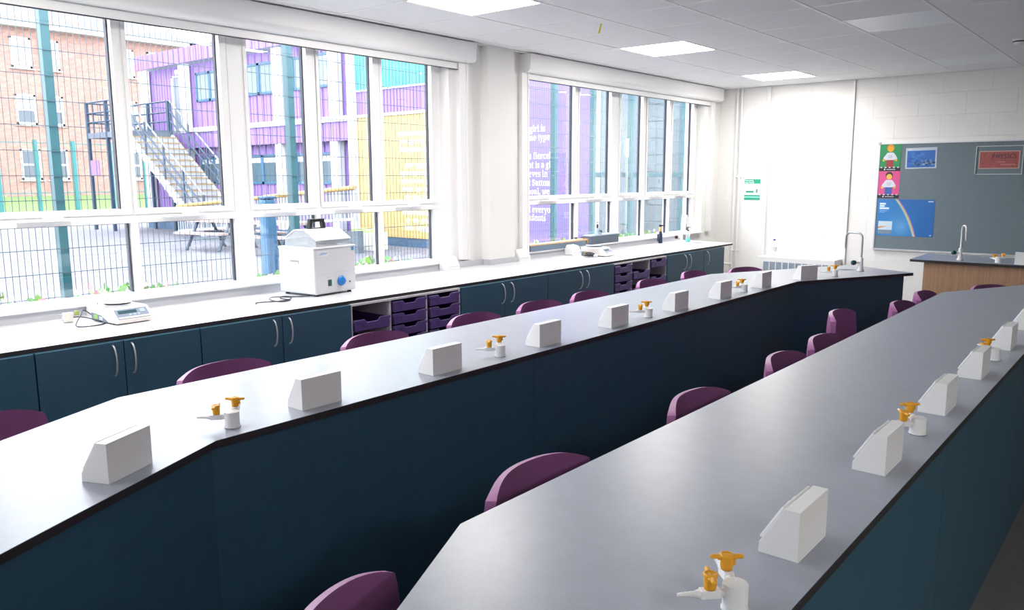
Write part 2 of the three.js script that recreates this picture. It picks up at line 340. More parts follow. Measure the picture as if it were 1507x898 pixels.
trayUnit(-5.892, 0.935, 'pale grey tray unit near the far sinks, with several empty slots', [[0, 0], [0, 1], [0, 2], [0, 3], [0, 4], [1, 1], [1, 3], [2, 0], [2, 2], [2, 4]], 'farther');

// ------------------------------------------------------------------ the two lab benches
function bench(dx, label) {
  const b = thing('lab_bench', label, 'lab bench', [dx, 0, 0], 0);
  const plan = [[-2.042, 0.163], [-1.513, -0.089], [-2.008, -1.127], [-2.008, -5.53], [-1.513, -6.568], [-2.066, -6.832], [-2.673, -5.56], [-2.673, -1.16]];
  obj('worktop_core', slab(plan, TOP - 0.022, TOP - 0.0015), blackCore, b);
  obj('worktop_surface', slab(plan, TOP - 0.0015, TOP, 0), laminate, b);
  // upright panels under the room-side edge
  const inset = 0.03, th = 0.018, y1 = TOP - 0.0225, xs = -2.008 - inset;
  const seams = [-1.127, -2.6, -4.06, -5.53];
  for (let i = 0; i < 3; i++) obj('panel', bx(xs - th, xs, 0.0, y1, seams[i] - 0.0012, seams[i + 1] + 0.0012), teal, b);
  const wing = (ax, az, ex, ez) => {                       // panel from corner a to end e, inset towards the user side
    const L = Math.hypot(ex - ax, ez - az) - 0.05, p = obj('panel', bx(0.002, L, 0, y1, -th / 2, th / 2), teal, b);
    p.position.set(ax - inset - th / 2, 0, az); p.rotation.y = Math.atan2(-(ez - az), ex - ax);
  };
  wing(-2.008, -1.127, -1.513, -0.089); wing(-2.008, -5.53, -1.513, -6.568);
  // end panels across the wing ends
  for (const [s, p0, p1] of [[1, [-1.60, -0.115], [-2.02, 0.075]], [-1, [-1.60, -6.54], [-2.03, -6.75]]]) {
    const L = Math.hypot(p1[0] - p0[0], p1[1] - p0[1]), p = obj('end_panel', bx(0, L, 0, y1, -0.009, 0.009), teal, b);
    p.position.set(p0[0], 0, p0[1]); p.rotation.y = Math.atan2(-(p1[1] - p0[1]), p1[0] - p0[0]);
  }
  for (const z of [-1.5, -3.3, -5.2]) obj('leg', bx(-2.32, -2.28, 0, y1, z - 0.02, z + 0.02), steel, b);
  obj('rail', bx(-2.32, -2.28, y1 - 0.05, y1, -1.3, -5.4), steel, b);
  return b;
}
bench(0, 'long angled lab bench with white-lit top, nearer the windows');
bench(1.567, 'long angled lab bench with grey top, in the right foreground');

// ------------------------------------------------------------------ chairs
function shell(nu, nv, fn, th) {                            // closed slab: fn(u,v) -> [x,y,z] front, th(u,v) -> [dx,dy,dz]
  const P = [], idx = [], N = (nu + 1) * (nv + 1);
  for (let s = 0; s < 2; s++) for (let j = 0; j <= nv; j++) for (let i = 0; i <= nu; i++) {
    const u = i / nu, v = j / nv, p = fn(u, v), t = s ? th(u, v) : [0, 0, 0]; P.push(p[0] + t[0], p[1] + t[1], p[2] + t[2]);
  }
  const a = (s, i, j) => s * N + j * (nu + 1) + i, q = (p, b, c, d) => idx.push(p, b, c, p, c, d);
  for (let j = 0; j < nv; j++) for (let i = 0; i < nu; i++) { q(a(0, i, j), a(0, i + 1, j), a(0, i + 1, j + 1), a(0, i, j + 1)); q(a(1, i, j), a(1, i, j + 1), a(1, i + 1, j + 1), a(1, i + 1, j)); }
  for (let i = 0; i < nu; i++) { q(a(0, i, 0), a(1, i, 0), a(1, i + 1, 0), a(0, i + 1, 0)); q(a(0, i, nv), a(0, i + 1, nv), a(1, i + 1, nv), a(1, i, nv)); }
  for (let j = 0; j < nv; j++) { q(a(0, 0, j), a(0, 0, j + 1), a(1, 0, j + 1), a(1, 0, j)); q(a(0, nu, j), a(1, nu, j), a(1, nu, j + 1), a(0, nu, j + 1)); }
  const g = new THREE.BufferGeometry(); g.setAttribute('position', new THREE.Float32BufferAttribute(P, 3)); g.setIndex(idx);
  const uv = new Float32Array(P.length / 3 * 2); for (let i = 0; i < P.length / 3; i++) { uv[2 * i] = P[3 * i + 2]; uv[2 * i + 1] = P[3 * i + 1]; } g.setAttribute('uv', new THREE.BufferAttribute(uv, 2));
  g.computeVertexNormals();
  return toCreasedNormals(g, 0.7);
}
// chair: origin on the floor under the middle of the backrest's top edge; faces +x
const backG = shell(28, 14, (u, v) => {
  const s = 2 * u - 1, e = Math.abs(s), half = 0.185 + 0.03 * Math.sin(Math.min(1, v * 1.15) * Math.PI * 0.62);
  const top = 0.866 - 0.03 * Math.pow(e, 4), bot = 0.50 - 0.01 * e * e, y = bot + (top - bot) * v;
  const corner = v > 0.86 ? 1 - 0.05 * Math.pow((v - 0.86) / 0.14, 2) : 1;
  return [0.0 + 0.066 * e * e - 0.03 * Math.sin(v * Math.PI) * (1 - e * e) + 0.05 * Math.pow(1 - v, 1.5), y, s * half * corner];
}, (u, v) => { const e = Math.abs(2 * u - 1); return [-0.013 - 0.009 * e * e * e - 0.006 * Math.pow(v, 6), -0.004 * Math.pow(v, 6), 0.010 * Math.sign(2 * u - 1) * Math.pow(e, 8)]; });
const seatG = shell(20, 16, (u, v) => {
  const s = 2 * u - 1, e = Math.abs(s), x = 0.03 + 0.41 * v, half = 0.185 + 0.02 * Math.sin(v * Math.PI);
  return [x, 0.472 - 0.018 * Math.sin(v * Math.PI) * (1 - e * e) + 0.012 * e * e - 0.03 * Math.pow(Math.max(0, v - 0.8) / 0.2, 2) + 0.035 * Math.pow(1 - v, 5), s * half];
}, () => [0, -0.012, 0]);
function makeChair() {
  const t = thing('classroom_chair', 'x', 'chair', [0, 0, 0], 0, 'purple classroom chairs');
  obj('backrest', backG, purplePlastic, t); obj('seat', seatG, purplePlastic, t);
  obj('lumbar', shell(12, 6, (u, v) => { const s = 2 * u - 1; return [0.05 - 0.02 * v * v + 0.02 * (1 - v), 0.455 + 0.06 * v, s * 0.17]; }, () => [-0.012, 0, 0]), purplePlastic, t);
  for (const s of [-1, 1]) {
    obj('leg', rod([0.37, 0.45, s * 0.16], [0.42, 0.0, s * 0.2], 0.0125, 10), steel, t);
    obj('leg', rod([0.08, 0.46, s * 0.16], [-0.03, 0.0, s * 0.2], 0.0125, 10), steel, t);
    obj('seat_rail', rod([0.08, 0.452, s * 0.16], [0.37, 0.447, s * 0.16], 0.011, 8), steel, t);
  }
  return t;
}
const chair0 = makeChair();
let chairN = 0;
function chair(x, z, turn, label) {
  if (chairN++ === 0) { chair0.position.set(x, 0, z); chair0.rotation.y = turn; chair0.userData.label = label; return; }
  dup(chair0, [x, 0, z], turn, label);
}
const A25 = 25.5 * Math.PI / 180;
[[-2.93, -0.805, A25 * 0.55, 'cut off at the left edge of the photo'], [-3.035, -1.740, 0.03, 'second from the near end'], [-3.035, -2.550, 0.02, 'below the tray unit left of the column'], [-3.035, -3.270, 0, 'just right of the nearer tray unit'],
  [-3.035, -3.870, -0.03, 'fifth from the near end'], [-3.035, -4.410, 0, 'sixth from the near end'], [-3.035, -5.230, 0, 'below the farther tray unit'], [-3.035, -5.900, 0.02, 'third from the far end'], [-2.83, -6.44, -A25 * 0.6, 'farthest, at the angled end']]
  .forEach(([x, z, a, l]) => chair(x, z, a, 'purple plastic chair behind the window-side bench, ' + l));
[[-1.12, -0.80, A25, 'lowest, cut off by the bottom of the photo'], [-1.29, -1.615, 0, 'largest whole one, nearest the front corner'], [-1.29, -2.535, -0.02, 'third from the near end'], [-1.29, -3.335, 0.03, 'fourth from the near end'], [-1.29, -3.855, -0.03, 'fifth from the near end'],
  [-1.47, -4.655, 0.05, 'pulled back so more of it shows'], [-1.29, -5.215, 0, 'first beyond the pulled-back one'], [-1.29, -5.775, 0, 'nearest the dark end panel and desk'], [-1.02, -6.42, -A25, 'alone in front of the wooden desk']]
  .forEach(([x, z, a, l]) => chair(x, z, a, 'purple plastic chair beside the foreground bench, ' + l));

// ------------------------------------------------------------------ bench sockets (origin: room-side bottom edge centre; slope faces -x)
function makeSocket() {
  const t = thing('bench_socket', 'x', 'socket', [0, 0, 0], 0, 'white bench socket units');
  obj('housing', prism([[0, 0], [0, 0.1], [-0.03, 0.1], [-0.077, 0.022], [-0.078, 0.0]].reverse(), -0.0775, 0.0775, 0.0012), white, t);
  const tilt = Math.atan2(0.047, 0.078);
  const plate = obj('face_plate', rb(0.006, 0.082, 0.142, 0.002), whiteGloss, t); plate.position.set(-0.056, 0.064, 0); plate.rotation.z = -tilt;
  for (const s of [-1, 1]) { const k = obj('switch', rb(0.004, 0.014, 0.014, 0.001, -0.004, 0.022, s * 0.014), white, plate); }
  obj('pin_holes', [-1, 1].flatMap((s) => [bx(-0.0033, -0.0027, -0.004, 0.004, s * 0.04 - 0.002, s * 0.04 + 0.002), bx(-0.0033, -0.0027, -0.018, -0.015, s * 0.04 - 0.014, s * 0.04 - 0.008), bx(-0.0033, -0.0027, -0.018, -0.015, s * 0.04 + 0.008, s * 0.04 + 0.014)]), black, plate);
  return t;
}
const sock0 = makeSocket(); let sockN = 0;
function socket(x, z, turn, label, y = TOP) { if (sockN++ === 0) { sock0.position.set(x, y, z); sock0.rotation.y = turn; sock0.userData.label = label; } else dup(sock0, [x, y, z], turn, label); }
const SZ = [-1.53, -2.105, -2.745, -3.31, -3.94, -4.5, -5.115];
socket(-1.94, -0.86, A25, 'white bench socket unit nearest the left edge, on the window-side bench');
SZ.forEach((z, i) => socket(-2.06, z, 0, `white bench socket unit on the window-side bench, ${ORD[i + 1]} from the near end`));
socket(-1.98, -5.675, -A25, 'white bench socket unit at the far bend of the window-side bench');
SZ.slice(0, 6).forEach((z, i) => socket(-0.492, z + 0.02, 0, `white bench socket unit on the foreground bench, ${ORD[i]} and ${['largest', 'second largest', 'third largest', 'fourth largest', 'fifth largest', 'cut off by the right edge'][i]}`));

// ------------------------------------------------------------------ gas taps (user side -x: two arms at 45 degrees)
function makeGasTap() {
  const t = thing('gas_tap', 'x', 'gas tap', [0, 0, 0], 0, 'white gas taps with orange handles');
  obj('pillar', lathe([[0, 0], [0.0235, 0], [0.0235, 0.004], [0.0215, 0.006], [0.0215, 0.052], [0.0200, 0.0545], [0, 0.0545]]), whiteGloss, t);
  for (const s of [1, -1]) {
    const arm = new THREE.Group(); arm.name = 'outlet'; t.add(arm); arm.rotation.y = s * Math.PI / 4; // local -x outward
    arm.position.y = s > 0 ? 0 : 0.012;
    obj('arm', [rod([-0.015, 0.036, 0], [-0.026, 0.036, 0], 0.0085, 12), rb(0.036, 0.018, 0.018, 0.003, -0.044, 0.036, 0), rod([-0.06, 0.036, 0], [-0.068, 0.036, 0], 0.0085, 12, 0.007),
      ...[0, 1, 2, 3].map((i) => rod([-0.068 - 0.008 * i, 0.036, 0], [-0.076 - 0.008 * i, 0.036, 0], 0.0062 - 0.0006 * i, 10, 0.0048 - 0.0006 * i))], whiteGloss, arm);
    const hd = obj('handle', [lathe([[0, 0], [0.0095, 0], [0.0105, 0.004], [0.0115, 0.024], [0.0125, 0.027], [0.0125, 0.031], [0.0085, 0.0325], [0.0075, 0.030], [0, 0.030]]),
      rb(0.058, 0.009, 0.0085, 0.0038, 0, 0.0265, 0), rb(0.036, 0.011, 0.013, 0.005, 0, 0.0255, 0), rb(0.008, 0.02, 0.006, 0.0025, 0.0115, 0.018, 0)], orange, arm);
    hd.position.set(-0.044, 0.045, 0); hd.rotation.y = 1.48;
  }
  t.scale.y = 0.88;
  return t;
}
const tap0 = makeGasTap(); let tapN = 0;
function gasTap(x, z, turn, label) { if (tapN++ === 0) { tap0.position.set(x, TOP, z); tap0.rotation.y = turn; tap0.userData.label = label; } else dup(tap0, [x, TOP, z], turn, label); }
const GZ = [-1.225, -2.435, -3.625, -4.815];
GZ.forEach((z, i) => gasTap(-2.085, z, 0, `orange handled white gas tap on the window-side bench, ${ORD[i]} from the near end`));
gasTap(-1.90, -5.975, -A25, 'orange handled white gas tap at the far angled end, beside the swan neck tap');
GZ.slice(0, 3).forEach((z, i) => gasTap(-0.515, z + 0.02, 0, ['largest orange handled gas tap at the bottom of the photo', 'orange handled gas tap on the foreground bench between two sockets', 'orange handled gas tap farthest along the foreground bench'][i]));
gasTap(-1.145, -7.765, -Math.PI / 2, 'orange handled gas tap on the wooden teacher desk');

// ------------------------------------------------------------------ swan neck water taps (spout towards +x locally)
function swanTap(x, z, turn, h, reach, va, label, mat, knobMat, y = TOP) {
  const t = thing('swan_neck_tap', label, 'tap', [x, y, z], turn);
  obj('base', lathe([[0, 0], [0.026, 0], [0.026, 0.006], [0.018, 0.02], [0.0155, 0.05], [0.0155, 0.10], [0.012, 0.105], [0, 0.105]]), white, t);
  const r = 0.04;
  const pts = [[0, 0.1, 0], [0, h - r, 0]]; for (let i = 1; i <= 4; i++) { const a = i / 4 * Math.PI / 2; pts.push([r - r * Math.cos(a), h - r + r * Math.sin(a), 0]); }
  for (let i = 0; i <= 4; i++) { const a = i / 4 * Math.PI / 2; pts.push([reach - r + r * Math.sin(a), h - r + r * Math.cos(a), 0]); } pts.push([reach, h - 0.085, 0]);
  const cp = new THREE.CurvePath(); for (let i = 0; i + 1 < pts.length; i++) cp.add(new THREE.LineCurve3(new THREE.Vector3(...pts[i]), new THREE.Vector3(...pts[i + 1])));
  obj('spout', new THREE.TubeGeometry(cp, 90, 0.0075, 10), mat, t);
  obj('nozzle', rod([reach, h - 0.08, 0], [reach + 0.003, h - 0.125, 0], 0.0075, 10, 0.004), mat, t);
  const v = obj('valve', rod([0, 0.066, 0], [0, 0.066, 0.045], 0.009, 12), white, t); v.rotation.y = va;
  const k = obj('knob', lathe([[0, 0], [0.014, 0], [0.0185, 0.006], [0.0185, 0.028], [0.013, 0.034], [0, 0.034]], 0, 0, 0, 8), knobMat, v); k.rotation.x = Math.PI / 2; k.position.set(0, 0.066, 0.04);
  return t;
}
const greenKnob = std([0.004, 0.06, 0.06], 0.35), brownKnob = std([0.06, 0.025, 0.02], 0.4);
swanTap(-1.855, -6.43, 2.72, 0.29, 0.155, -3.6, 'slim swan neck tap with green knob at the far end of the window-side bench', satin, greenKnob);
swanTap(-1.44, -7.82, -1.1, 0.30, 0.11, 0.22, 'white swan neck tap with green knob on the wooden desk', whiteGloss, greenKnob);
swanTap(-4.22, -8.02, -0.75, 0.31, 0.17, -0.13, 'white swan neck tap with brown knob at the far end of the counter', whiteGloss, brownKnob);
for (const [x, z, l] of [[-1.965, -6.46, 'small oval drip cup set into the far end of the window-side bench'], [-4.07, -8.12, 'small oval drip cup set into the counter below the white tap']]) {
  const d = thing('drip_cup', l, 'sink', [x, TOP, z], 0.4); const g = lathe([[0.05, 0.002], [0.046, 0.0035], [0.042, 0.002], [0.036, 0.0006], [0, 0.0006]]); g.scale(1.4, 1, 0.7); obj('rim', g, lamGreyDesk, d);
  const s = cyl(0.012, 0.012, 0.0012, 0, 0.0006, 0, 12); obj('drain', s, black, d);
}

// ------------------------------------------------------------------ teacher desk
{
  const wood = canvasTex(512, 512, (c, w, h) => {
    c.fillStyle = '#b08a6c'; c.fillRect(0, 0, w, h);
    for (let i = 0; i < 900; i++) { const x = rnd() * w, l = 60 + rnd() * 400, y = rnd() * h; c.strokeStyle = `rgba(${rnd() < 0.5 ? '120,88,64' : '200,164,134'},${0.05 + rnd() * 0.13})`; c.lineWidth = 0.6 + rnd() * 2.5; for (const o of [0, -h]) { c.beginPath(); c.moveTo(x, y + o); c.bezierCurveTo(x + rr(-3, 3), y + o + l * 0.3, x + rr(-3, 3), y + o + l * 0.6, x + rr(-2, 2), y + o + l); c.stroke(); } }
  }); wood.repeat.set(1.1, 1.1);
  const oak = std([1, 1, 1], 0.5, { map: wood });
  const d = thing('teacher_desk', 'oak fronted teacher desk with dark grey worktop below the notice board', 'desk');
  obj('worktop_core', bx(-1.80, 1.2, TOP - 0.022, TOP - 0.0015, -7.655, -8.30), blackCore, d);
  obj('worktop_surface', bx(-1.80, 1.2, TOP - 0.0015, TOP, -7.655, -8.30), lamGreyDesk, d);
  for (let i = 0; i < 3; i++) obj('front_panel', bx(-1.695 + i * 0.95, -1.695 + (i + 1) * 0.95 - 0.003, 0, TOP - 0.0225, -7.70, -7.72), oak, d);
  obj('side_panel', bx(-1.695, -1.677, 0, TOP - 0.0225, -7.72, -8.25), oak, d);
  obj('side_panel', bx(1.135, 1.153, 0, TOP - 0.0225, -7.72, -8.25), oak, d);
}
socket(-0.94, -7.70, -Math.PI / 2, 'white bench socket unit on the wooden desk, cut off by the right edge');

// ------------------------------------------------------------------ things on the window counter
// weighing scales
function scale(x, z, turn, label, tint) {
  const s = thing('weighing_scale', label, 'scale', [x, TOP, z], turn);     // front (display) faces +x
  const side = [[0.13, 0.006], [0.13, 0.022], [0.075, 0.072], [0.05, 0.078], [-0.13, 0.078], [-0.13, 0.042], [-0.02, 0.034], [0.05, 0.006]];
  obj('casing', prism(side, -0.1, 0.1, 0.005), std([0.80, 0.76, 0.73], 0.4), s);
  obj('base', prism([[0.06, 0.004], [-0.02, 0.036], [-0.126, 0.044], [-0.126, 0.004]].reverse(), -0.098, 0.098), greyPlastic, s);
  for (const sx of [-0.1, 0.08]) for (const sz of [-0.08, 0.08]) obj('foot', cyl(0.012, 0.012, 0.006, sx, 0, sz, 12), black, s);
  const dir = Math.atan2(0.05, -0.055);
  const panel = obj('display_panel', rb(0.064, 0.002, 0.165, 0.0008), std([0.24, 0.29, 0.37], 0.35), s); panel.position.set(0.1035, 0.0485, 0); panel.rotation.z = -Math.atan2(0.05, 0.055);
  obj('screen', rb(0.02, 0.002, 0.095, 0.0005, -0.012, 0.001, 0.022), std([0.04, 0.09, 0.11], 0.2), panel);
  obj('keys', [rb(0.022, 0.003, 0.026, 0.001, -0.012, 0.001, -0.055), rb(0.009, 0.003, 0.014, 0.001, 0.008, 0.001, -0.03), rb(0.009, 0.003, 0.014, 0.001, 0.008, 0.001, -0.008), rb(0.009, 0.003, 0.014, 0.001, 0.008, 0.001, 0.014)], std([0.42, 0.5, 0.6], 0.4), panel);
  obj('name_strip', rb(0.012, 0.0025, 0.16, 0.0006, 0.025, 0.0006, 0), std([0.6, 0.6, 0.62], 0.4), panel);
  obj('pan', lathe([[0, 0.0], [0.06, 0], [0.066, 0.003], [0.068, 0.006], [0.064, 0.005], [0.055, 0.003], [0, 0.003]], -0.045, 0.088, 0, 36), steel, s);
  obj('pan_ring', lathe([[0.05, 0], [0.08, 0], [0.076, 0.006], [0.05, 0.008]], -0.045, 0.0775, 0, 36), satin, s);
  const st = obj('sticker', [bx(-0.1, -0.062, 0.012, 0.036, 0.098, 0.0987)], std(tint, 0.6), s);
  obj('sticker', [bx(-0.045, -0.01, 0.012, 0.03, 0.098, 0.0987)], std([0.6, 0.64, 0.7], 0.6), s);
  return s;
}
scale(-4.155, -1.86, 0.04, 'cream weighing scale with grey display, on the counter below the nearest panes', [0.35, 0.6, 0.2]);
scale(-4.15, -6.26, 0.18, 'cream weighing scale among cables, on the counter right of the column', [0.75, 0.6, 0.05]);
const cableM = std([0.02, 0.025, 0.035], 0.5);
{
  const p = thing('power_lead', 'thin dark power lead with white plug beside the nearest scale', 'cable');
  obj('cable', tube([[-4.28, 0.925, -1.765], [-4.30, 0.955, -1.73], [-4.26, 0.94, -1.70], [-4.18, 0.905, -1.64], [-4.11, 0.904, -1.635], [-4.09, 0.904, -1.70], [-4.13, 0.904, -1.76], [-4.20, 0.91, -1.755], [-4.27, 0.925, -1.71], [-4.30, 0.926, -1.675]], 0.003, 90, 6), cableM, p);
  obj('plug', [rb(0.03, 0.05, 0.05, 0.008, -4.31, 0.926, -1.655)], std([0.78, 0.75, 0.70], 0.4), p);
  obj('pins', [bx(-4.313, -4.307, 0.938, 0.944, -1.632, -1.612), bx(-4.32, -4.314, 0.915, 0.919, -1.632, -1.614), bx(-4.306, -4.3, 0.915, 0.919, -1.632, -1.614)], steel, p);
  obj('tag', rb(0.012, 0.025, 0.02, 0.003, -4.3, 0.945, -1.695), std([0.35, 0.45, 0.1], 0.5), p);
}
for (const [z, l] of [[-1.885, 'white counter socket unit behind the nearest weighing scale'], [-4.56, 'white counter socket unit on the left side of the column'], [-5.47, 'white counter socket unit on the right side of the column']])
  { const s = dup(sock0, [-4.462, TOP, z], Math.PI, l); }
// water bath
{
  const b = thing('water_bath', 'white box water bath with a blue dial and a clear sided lid', 'water bath', [-4.205, TOP, -3.13], 0.09);
  const bw = std([0.62, 0.635, 0.66], 0.4);
  obj('casing', rb(0.33, 0.285, 0.345, 0.012, 0, 0.155, 0, 3), bw, b);
  obj('rim', rb(0.335, 0.014, 0.35, 0.006, 0, 0.296, 0), bw, b);
  for (const sx of [-0.13, 0.13]) for (const sz of [-0.14, 0.14]) obj('foot', cyl(0.014, 0.012, 0.014, sx, 0, sz, 12), black, b);
  obj('grip_slot', [bx(-0.055, 0.025, 0.205, 0.22, 0.1715, 0.1735)], std([0.3, 0.31, 0.33], 0.6), b);
  obj('grip_lip', rb(0.08, 0.012, 0.006, 0.002, -0.015, 0.203, 0.174), bw, b);
  const dial = obj('dial', [lathe([[0, 0], [0.032, 0], [0.032, 0.004], [0.026, 0.006], [0.024, 0.018], [0, 0.018]]), bx(-0.003, 0.003, 0.018, 0.024, -0.022, 0.022)], std([0.012, 0.19, 0.56], 0.35), b);
  dial.rotation.z = -Math.PI / 2; dial.position.set(0.165, 0.082, -0.04);
  obj('switch', [rb(0.006, 0.04, 0.028, 0.002, 0.166, 0.078, 0.055)], std([0.02, 0.09, 0.06], 0.4), b);
  obj('indicator_lamp', [rb(0.006, 0.012, 0.012, 0.003, 0.166, 0.07, -0.115)], std([0.25, 0.16, 0.06], 0.4), b);
  obj('panel_line', [bx(0.1648, 0.1656, 0.137, 0.1385, -0.14, 0.13)], std([0.5, 0.5, 0.52], 0.5), b);
  const badge = canvasTex(256, 96, (c) => { c.fillStyle = '#dedfe2'; c.fillRect(0, 0, 256, 96); c.fillStyle = '#2f78c4'; c.font = 'italic bold 62px serif'; c.save(); c.transform(1, -0.08, -0.25, 1, 30, 6); c.fillText('Clifton', 6, 70); c.restore(); });
  const bg = new THREE.PlaneGeometry(0.085, 0.032); bg.rotateY(Math.PI / 2); bg.translate(0.1662, 0.262, 0.105); obj('maker_badge', bg, std([1, 1, 1], 0.5, { map: badge }), b);
  obj('corner_label', [bx(0.165, 0.1662, 0.268, 0.29, -0.135, -0.158)], std([0.08, 0.25, 0.55], 0.5), b);
  // lid: clear sides, white gabled top, black handle
  const lidG = [[-0.14, 0.303], [-0.14, 0.345], [-0.04, 0.402], [0.05, 0.402], [0.15, 0.345], [0.15, 0.303]];
  const clear = new THREE.MeshPhysicalMaterial({ color: new THREE.Color().setRGB(0.9, 0.92, 0.93), roughness: 0.08, transmission: 0.75, thickness: 0, ior: 1.45 });
  obj('lid_side', prism(lidG.map(([x, y]) => [x * 0.98, y]).reverse(), 0.135, 0.139), clear, b);
  obj('lid_side', prism(lidG.map(([x, y]) => [x * 0.98, y]).reverse(), -0.139, -0.135), clear, b);
  obj('lid_front', bx(0.143, 0.147, 0.303, 0.345, -0.135, 0.135), clear, b);
  obj('lid_front', bx(-0.137, -0.133, 0.303, 0.345, -0.135, 0.135), clear, b);
  const lt = [[-0.143, 0.344], [-0.042, 0.402], [0.052, 0.402], [0.155, 0.343], [0.155, 0.347], [0.053, 0.407], [-0.043, 0.407], [-0.143, 0.349]];
  obj('lid_top', prism(lt.slice().reverse(), -0.145, 0.145), std([0.85, 0.85, 0.86], 0.3), b);
  const hg = new THREE.ExtrudeGeometry((() => { const s = poly([[-0.066, 0], [0.066, 0], [0.056, 0.062], [-0.056, 0.062]]); s.holes.push(poly([[-0.048, 0.006], [-0.041, 0.047], [0.041, 0.047], [0.048, 0.006]])); return s; })(), { depth: 0.024, bevelEnabled: true, bevelSize: 0.002, bevelThickness: 0.002, bevelSegments: 2 });
  hg.rotateY(Math.PI / 2); hg.translate(-0.012, 0.405, 0.0); obj('handle', hg, black, b);
  obj('test_tube_rack', [bx(-0.08, 0.08, 0.30, 0.315, -0.1, 0.0)], std([0.5, 0.5, 0.52], 0.4), b);
  const l = thing('power_lead', 'black power lead looped beside the water bath', 'cable');
  obj('cable', tube([[-4.06, 0.91, -2.955], [-4.12, 0.905, -2.90], [-4.2, 0.905, -2.86], [-4.14, 0.905, -2.80], [-4.04, 0.905, -2.80], [-4.02, 0.906, -2.72], [-4.12, 0.91, -2.71], [-4.18, 0.912, -2.78], [-4.09, 0.91, -2.84], [-4.05, 0.905, -2.76], [-4.10, 0.905, -2.62], [-4.06, 0.905, -2.58]], 0.0035, 110, 6), cableM, l);
}
// cables by the second scale
{
  const l = thing('power_lead', 'tangle of dark cable in front of the farther scale', 'cable');
  const pts = []; for (let i = 0; i < 46; i++) { const a = i * 0.9; pts.push([-4.14 + 0.05 * Math.cos(a) + rr(-0.012, 0.012), TOP + 0.006 + 0.03 * Math.abs(Math.sin(i * 1.7)), -6.10 + 0.075 * Math.sin(a * 1.07) + rr(-0.012, 0.012)]); }
  obj('cable', tube(pts, 0.0035, 260, 6), cableM, l);
  obj('plug', rb(0.03, 0.025, 0.035, 0.006, -4.07, TOP + 0.014, -6.10), white, l);
}
// white power supply tilted behind the second scale
{
  const g = thing('power_adaptor', 'white rounded adaptor box behind the farther scale', 'adaptor', [-4.38, TOP, -6.17], 0.1);
  obj('shell', prism([[-0.04, 0], [0.05, 0], [0.055, 0.04], [0.03, 0.085], [-0.025, 0.095], [-0.045, 0.06]].reverse(), -0.07, 0.07, 0.008), white, g);
}
// wooden topped ramp on the sill, grey case and clamp
{
  const r = thing('wooden_ramp', 'long wooden topped ramp lying on the sill right of the column', 'ramp');
  obj('top_board', bx(-4.545, -4.45, 1.012, 1.024, -5.62, -6.52), std([0.72, 0.46, 0.25], 0.5), r);
  obj('side_board', bx(-4.53, -4.452, 0.962, 1.012, -5.63, -6.50), std([0.16, 0.22, 0.3], 0.6), r);
  obj('end_stop', bx(-4.545, -4.45, 0.985, 1.03, -6.52, -6.535), std([0.5, 0.24, 0.08], 0.5), r);
  for (const [i, z] of [-6.38, -6.49].entries()) {
    const k = thing('clamp_knob', ['small black clamp knob on the ramp, left of the pair', 'small black clamp knob on the ramp, right of the pair'][i], 'clamp', [-4.49, 1.024, z], 0, 'clamp knobs on the ramp');
    obj('stem', cyl(0.006, 0.006, 0.014, 0, 0, 0, 10), steel, k); obj('cap', lathe([[0, 0], [0.02, 0], [0.02, 0.008], [0.012, 0.012], [0, 0.012]], 0, 0.012, 0, 12), black, k);
  }
  const c = thing('instrument_case', 'dark grey case on the sill behind the farther scale', 'case', [-4.51, 0.962, -6.86]);
  obj('box', rb(0.10, 0.08, 0.50, 0.004, 0, 0.04, 0), std([0.09, 0.12, 0.16], 0.5), c);
  obj('lid', rb(0.104, 0.012, 0.504, 0.003, 0, 0.086, 0), std([0.4, 0.5, 0.6], 0.4), c);
  const m = thing('microscope', 'small black and silver microscope standing on the grey case', 'microscope', [-4.51, 1.054, -6.80]);
  obj('foot', rb(0.05, 0.012, 0.07, 0.003, 0, 0.006, 0), std([0.35, 0.45, 0.55], 0.4), m);
  obj('stand', rb(0.024, 0.05, 0.024, 0.003, 0, 0.037, 0.01), std([0.35, 0.45, 0.55], 0.4), m);
  obj('tube', cyl(0.009, 0.009, 0.05, 0, 0.05, 0.012, 12), black, m); obj('eyepiece', cyl(0.009, 0.011, 0.016, 0, 0.10, 0.012, 12), white, m); obj('eyepiece_cup', cyl(0.009, 0.012, 0.006, 0, 0.116, 0.012, 12), black, m);
  obj('stage_arm', [rod([0, 0.03, 0], [0, 0.032, -0.06], 0.006), rod([0, 0.032, -0.06], [0, 0.012, -0.062], 0.005)], black, m);
}
